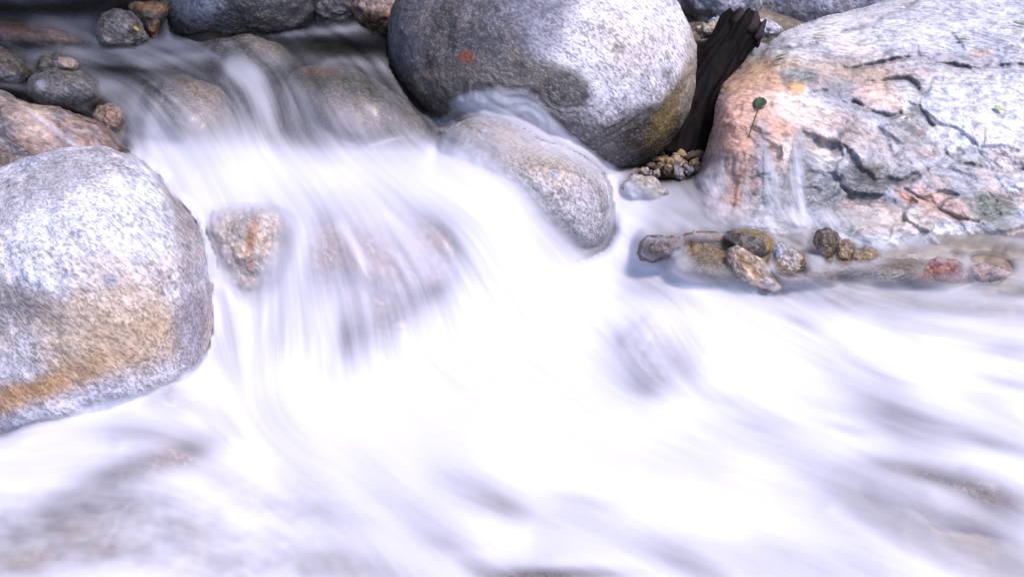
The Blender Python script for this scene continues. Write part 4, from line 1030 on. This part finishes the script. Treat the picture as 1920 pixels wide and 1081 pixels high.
    def streak(src, length, asym=0.0):
        acc = src.copy(); tot = 1.0
        jj, ii = np.meshgrid(np.arange(W, dtype=float), np.arange(H, dtype=float))
        for sgn in (1, -1):
            x, y = jj.copy(), ii.copy()
            for k in range(1, length):
                xi = np.clip(np.rint(x).astype(int), 0, W - 1); yi = np.clip(np.rint(y).astype(int), 0, H - 1)
                x = np.clip(x + sgn * U[yi, xi], 0, W - 1); y = np.clip(y + sgn * Vv[yi, xi], 0, H - 1)
                wk = .5 * (1 + math.cos(math.pi * k / length))
                acc += wk * src[np.rint(y).astype(int), np.rint(x).astype(int)]; tot += wk
        return acc / tot
    def norm(a):
        a = a - gblur(a, 40)
        return a / (a.std() + 1e-9)
    wn = rng.standard_normal((H, W))
    s1 = norm(streak(wn, 26)); s2 = norm(streak(gblur(wn[::-1], 1.6), 40)); s3 = norm(streak(gblur(wn[:, ::-1], 4.5), 60))
    S = np.clip(.50 * s1 + .55 * s2 + .35 * s3, -2.2, 2.2)
    cloud = fbm(np.stack([X / 90, Y / 90, X * 0 + 1.7], -1), 5, 88, gain=.6)
    # ---------------- how much foam the water carries
    A = .96 * sstep(230, 330, Y) + (.04 + .11 * sstep(40, 130, Y)) * (1 - sstep(230, 330, Y))
    A = np.where((X > 1160) & (Y < 560), A * 0 + .48, A)
    A = gblur(A, 5)
    def b(cx, cy, rx, ry, an, val, s=1.0, hard=1.0):
        nonlocal A
        a = math.radians(an)
        xx = (X - cx) * math.cos(a) + (Y - cy) * math.sin(a); yy = -(X - cx) * math.sin(a) + (Y - cy) * math.cos(a)
        k = s * np.exp(-((xx / rx) ** 2 + (yy / ry) ** 2) ** hard)
        A = A * (1 - k) + val * k
    def ln(pts, wd, val, s=1.0):
        nonlocal A
        k = s * np.exp(-(polydist(pts, X, Y) / wd) ** 2)
        A = A * (1 - k) + val * k
    # upper pool
    b(100, 15, 260, 22, 0, .04); b(60, 4, 60, 7, 0, .35, .8); b(640, 88, 130, 22, 0, .03); b(120, 45, 60, 10, 10, .22); b(60, 68, 110, 22, 20, .05); b(170, 62, 30, 24, 60, .30)
    ln([(60, 48), (130, 62), (180, 84)], 9, .34); ln([(312, 40), (318, 72)], 7, .5); b(640, 55, 70, 7, -5, .5); b(560, 62, 40, 5, -5, .5)
    ln([(70, 110), (180, 96), (300, 84), (420, 78)], 13, .46); b(280, 112, 130, 14, 0, .36); b(230, 132, 60, 8, 4, .10); b(440, 110, 80, 34, 20, .14); b(400, 130, 22, 22, 0, .10)
    ln([(270, 118), (340, 108), (400, 100)], 9, .5); b(520, 105, 60, 14, 20, .20); b(130, 168, 70, 22, 0, .12); b(210, 160, 30, 12, 0, .45); b(80, 195, 160, 13, 18, .03); b(170, 215, 60, 18, 25, .05); b(212, 240, 34, 34, 0, .10)
    ln([(440, 128), (470, 150), (490, 190), (500, 240)], 24, .74); b(470, 142, 26, 16, 0, .8); b(340, 180, 95, 42, 20, .20); b(400, 210, 60, 50, 30, .26); b(290, 255, 40, 55, -12, .88); b(262, 230, 14, 60, -6, .55)
    b(330, 285, 80, 24, 0, .85); b(440, 260, 60, 40, 0, .62); b(600, 150, 70, 34, 10, .10); b(680, 180, 60, 26, 30, .12); b(660, 245, 110, 42, 0, .36); b(560, 215, 30, 60, 0, .36); b(600, 285, 40, 26, 0, .40)
    b(790, 232, 60, 18, 45, .16); b(725, 270, 60, 12, 10, .5); b(800, 268, 26, 14, 0, .35); b(720, 130, 60, 14, 12, .30); ln([(610, 120), (640, 112), (720, 126)], 7, .4)
    # veil over the egg shaped boulder
    b(880, 258, 80, 26, 12, .28); b(915, 196, 70, 22, 8, .80); ln([(870, 190), (940, 186), (1000, 206), (1050, 250), (1110, 300), (1165, 345)], 20, .95); ln([(960, 215), (1030, 262), (1110, 300)], 15, .85); ln([(826, 235), (850, 210)], 10, .7)
    b(850, 196, 16, 9, 0, .35); b(950, 262, 60, 14, 15, .26); b(890, 305, 40, 18, 25, .50)
    ln([(818, 292), (862, 345), (930, 405), (1000, 465), (1060, 505)], 30, .97); b(885, 262, 60, 18, 12, .34, .9)
    # main fall
    b(560, 330, 280, 44, 3, .97); b(700, 290, 120, 12, 0, .85); b(445, 285, 110, 18, 3, .9); ln([(820, 310), (900, 350), (980, 420), (1040, 480), (1090, 520)], 34, .93); b(650, 375, 150, 20, 5, .90)
    b(690, 490, 130, 78, 30, .20, .95); b(830, 450, 70, 40, 45, .28); b(600, 490, 36, 60, 0, .30, .8); b(810, 545, 44, 22, -30, .2); b(740, 590, 60, 36, -40, .22); b(650, 640, 26, 56, 4, .2); b(690, 620, 40, 46, 0, .24, .7)
    b(1030, 470, 60, 40, 50, .82); b(920, 470, 40, 60, -35, .93); ln([(560, 430), (550, 520), (530, 600), (490, 680)], 20, .88); ln([(640, 420), (690, 500)], 10, .72); b(530, 430, 22, 40, 0, .62); b(470, 465, 50, 70, 10, .74, 1, 1.2)
    ln([(385, 400), (410, 470), (440, 560), (450, 640)], 13, .80); b(430, 640, 36, 60, 0, .74); b(520, 640, 26, 46, 15, .70); b(590, 640, 24, 50, 0, .74); b(470, 690, 40, 26, 0, .8); b(620, 690, 30, 18, 0, .76)
    A = A * (.72 + .28 * sstep(225, 300, Y))  # thins the upstream foam so the water there reads as shaded
    # plunge pool and foreground
    b(980, 700, 260, 120, 0, 1.0, .9); b(880, 800, 380, 110, 0, 1.0, .9); b(1232, 670, 84, 60, 22, .50, 1, 1.5); b(1208, 724, 40, 26, 20, .34); b(1400, 560, 120, 26, 10, .97)
    b(330, 745, 30, 18, 30, .45); b(385, 770, 70, 20, 35, .75); b(120, 800, 140, 20, -12, .90); b(250, 810, 90, 20, 5, .62); b(310, 862, 105, 30, -20, .26); b(225, 892, 110, 28, -20, .36); b(80, 860, 110, 24, -10, .86)
    b(200, 955, 190, 34, -6, .40); b(100, 1000, 200, 50, -8, .34); b(30, 1050, 100, 40, -10, .28); b(190, 1030, 130, 36, 0, .36); b(330, 990, 60, 26, 0, .64); b(430, 1060, 120, 40, 20, .50); b(640, 1060, 190, 40, 15, .46); b(560, 960, 110, 30, 10, .76); b(360, 900, 80, 30, 0, .82, .7)
    b(930, 945, 90, 34, 28, .50); b(860, 905, 40, 14, 20, .70); b(860, 1030, 110, 34, 25, .50); b(1050, 1078, 130, 18, 0, .22, 1, 1.4); b(1030, 1035, 180, 16, -2, .90); b(1290, 1060, 150, 28, 22, .52); b(1100, 940, 80, 14, 12, .82)
    b(1360, 745, 60, 18, 10, .84); b(1420, 800, 60, 14, 10, .84)
    b(1690, 780, 130, 34, 14, .50); b(1600, 805, 50, 10, 10, .6); b(1760, 895, 130, 16, 14, .16, 1); b(1660, 870, 60, 12, 14, .40); b(1860, 925, 110, 32, 20, .22); b(1740, 990, 240, 70, 24, .34); b(1620, 950, 90, 22, 26, .5); b(1880, 1050, 120, 40, 28, .34); b(1860, 830, 90, 14, 18, .50); b(1900, 720, 60, 14, 12, .60)
    ln([(1560, 960), (1700, 1050), (1800, 1100)], 14, .86); b(1560, 840, 90, 30, 10, .93, .8)
    b(1560, 560, 170, 22, 10, .50); b(1700, 570, 200, 20, 6, .50); b(1880, 580, 110, 20, 4, .44); b(1500, 600, 70, 14, 28, .58); b(1660, 600, 60, 12, 30, .55); b(1760, 620, 160, 14, 8, .66); b(1900, 650, 60, 18, 8, .58); b(1560, 625, 70, 22, -25, .96); b(1440, 560, 50, 10, 14, .62)
    b(1900, 548, 90, 12, 4, .20)
    # side channel
    b(1190, 400, 36, 60, 20, .92); b(1180, 470, 30, 50, 0, .92); b(1230, 360, 40, 20, 20, .45); b(1280, 385, 60, 16, 12, .62); b(1330, 350, 30, 36, -30, .60); b(1330, 405, 60, 9, 6, .40); b(1420, 412, 60, 9, 10, .28); b(1440, 428, 70, 9, 5, .34); b(1500, 442, 60, 9, 8, .20); b(1540, 425, 40, 9, 14, .70)
    b(1490, 470, 50, 14, 0, .42); b(1680, 458, 110, 7, 4, .62); b(1760, 470, 120, 6, 6, .5); b(1700, 472, 70, 5, 0, .18); b(1880, 430, 110, 20, -8, .06); b(1860, 465, 130, 18, 4, .08); b(1500, 505, 50, 18, 0, .6); b(1540, 505, 16, 22, 0, .66); b(1670, 520, 80, 14, 0, .55); b(1340, 520, 70, 12, 20, .60)
    b(1240, 470, 40, 20, 0, .5); b(1320, 500, 64, 26, 15, .34); b(1300, 440, 50, 8, 0, .40); b(1800, 515, 90, 14, 0, .4); ln([(1300, 506), (1400, 520), (1500, 516), (1640, 512), (1760, 520), (1880, 524)], 14, .16, .9); b(1222, 506, 44, 16, 0, .97); b(1300, 545, 60, 14, 15, .95)
    broad = norm(streak(gblur(rng.standard_normal((H, W)), 11), 60))
    A = A - .26 * sstep(-.6, 1.8, broad) * sstep(560, 720, Y) * (1 - .85 * np.exp(-(((X - 930) / 380) ** 2 + ((Y - 760) / 130) ** 2)))
    A = A - .10 * sstep(-.2, 1.6, broad) * (Y < 600) * (X > 1180)
    fine = fbm(np.stack([X / 34, Y / 16, X * 0 + 8], -1), 4, 123, gain=.65)
    A = A + .13 * fine * sstep(760, 480, X) * sstep(850, 960, Y)
    A = np.clip(A, 0, 1)
    # streaks bite most where the veil is thin, and leave the dense foam smooth
    amp = (1 + 1.4 * sstep(320, 240, Y)) * np.clip(.50 * A * (1.04 - A), 0, .085) * (.55 + .45 * sstep(300, 600, Y)) * (1 - .45 * sstep(700, 900, Y))
    foam = A + amp * (.85 * S + .25 * cloud)
    # run the density itself along the flow so that patches have drawn-out edges
    sm = .55 * (1 - .75 * sstep(640, 760, Y)) * sstep(40, 200, Y)
    foam = (1 - sm) * gblur(foam, 1.0) + sm * streak(foam, 18)
    for cx, cy, rx, ry, an, st_ in [(650, 88, 105, 17, 2, .9), (100, 14, 240, 16, 0, .85), (235, 131, 62, 8, 4, .7), (80, 195, 150, 13, 18, .85), (402, 128, 20, 22, 0, .6), (596, 145, 66, 24, 8, .6), (795, 238, 55, 14, 42, .6), (440, 92, 80, 18, 5, .5), (700, 175, 60, 22, 30, .45), (350, 165, 60, 16, 10, .4)]:
        a_ = math.radians(an); xx = (X - cx) * math.cos(a_) + (Y - cy) * math.sin(a_); yy = -(X - cx) * math.sin(a_) + (Y - cy) * math.cos(a_)
        foam = foam * (1 - st_ * np.exp(-((xx / rx) ** 2 + (yy / ry) ** 2) ** 1.4))
    rv = np.clip(riv * (.80 + .26 * S), 0, .85) * E
    foam = np.where(riv > .12, np.maximum(rv, foam * (1 - E)), foam * (1 - E))
    foam = np.clip(foam, 0, 1)
    gp = gblur(inside(GAP, X, Y).astype(float), 4)
    foam = foam * (1 - np.clip(2.2 * gp, 0, 1))
    film = (1 - np.clip(gblur(E, 9) * 3.0, 0, 1)) * (1 - np.clip(2.2 * gp, 0, 1))
    # relief: strands stand slightly proud, so that they also catch the light
    calm = sstep(.05, .3, A)
    D4 = D3 - (.0008 * np.clip(s2, -2, 2) + .0025 * np.clip(s3, -2, 2)) * calm * (1 - sstep(600, 740, Y)) * (Er < .93) * (riv < .1) - .004 * gblur(cloud, 4) * sstep(640, 760, Y)
    D4 = np.where(Er <= .93, np.minimum(D4, cap), D4)
    P = to_world(X, Y, D4)
    F = grid_faces(H, W)
    hidden = ((E > .995) & hit & (riv < .05)).ravel()
    gap = inside(GAP, X, Y).ravel() & (gp.ravel() > .7)
    F = F[~(hidden[F].all(1) | gap[F].any(1))]
    used = np.zeros(H * W, bool); used[F] = True
    re = -np.ones(H * W, int); re[used] = np.arange(used.sum())
    o = mesh_obj('stream_water', P.reshape(-1, 3)[used], re[F], water_mat(), attrs={'foam': foam.ravel()[used], 'film': film.ravel()[used]})
    tag(o, 'white silky stream water rushing over the boulders', kind='structure')
water()
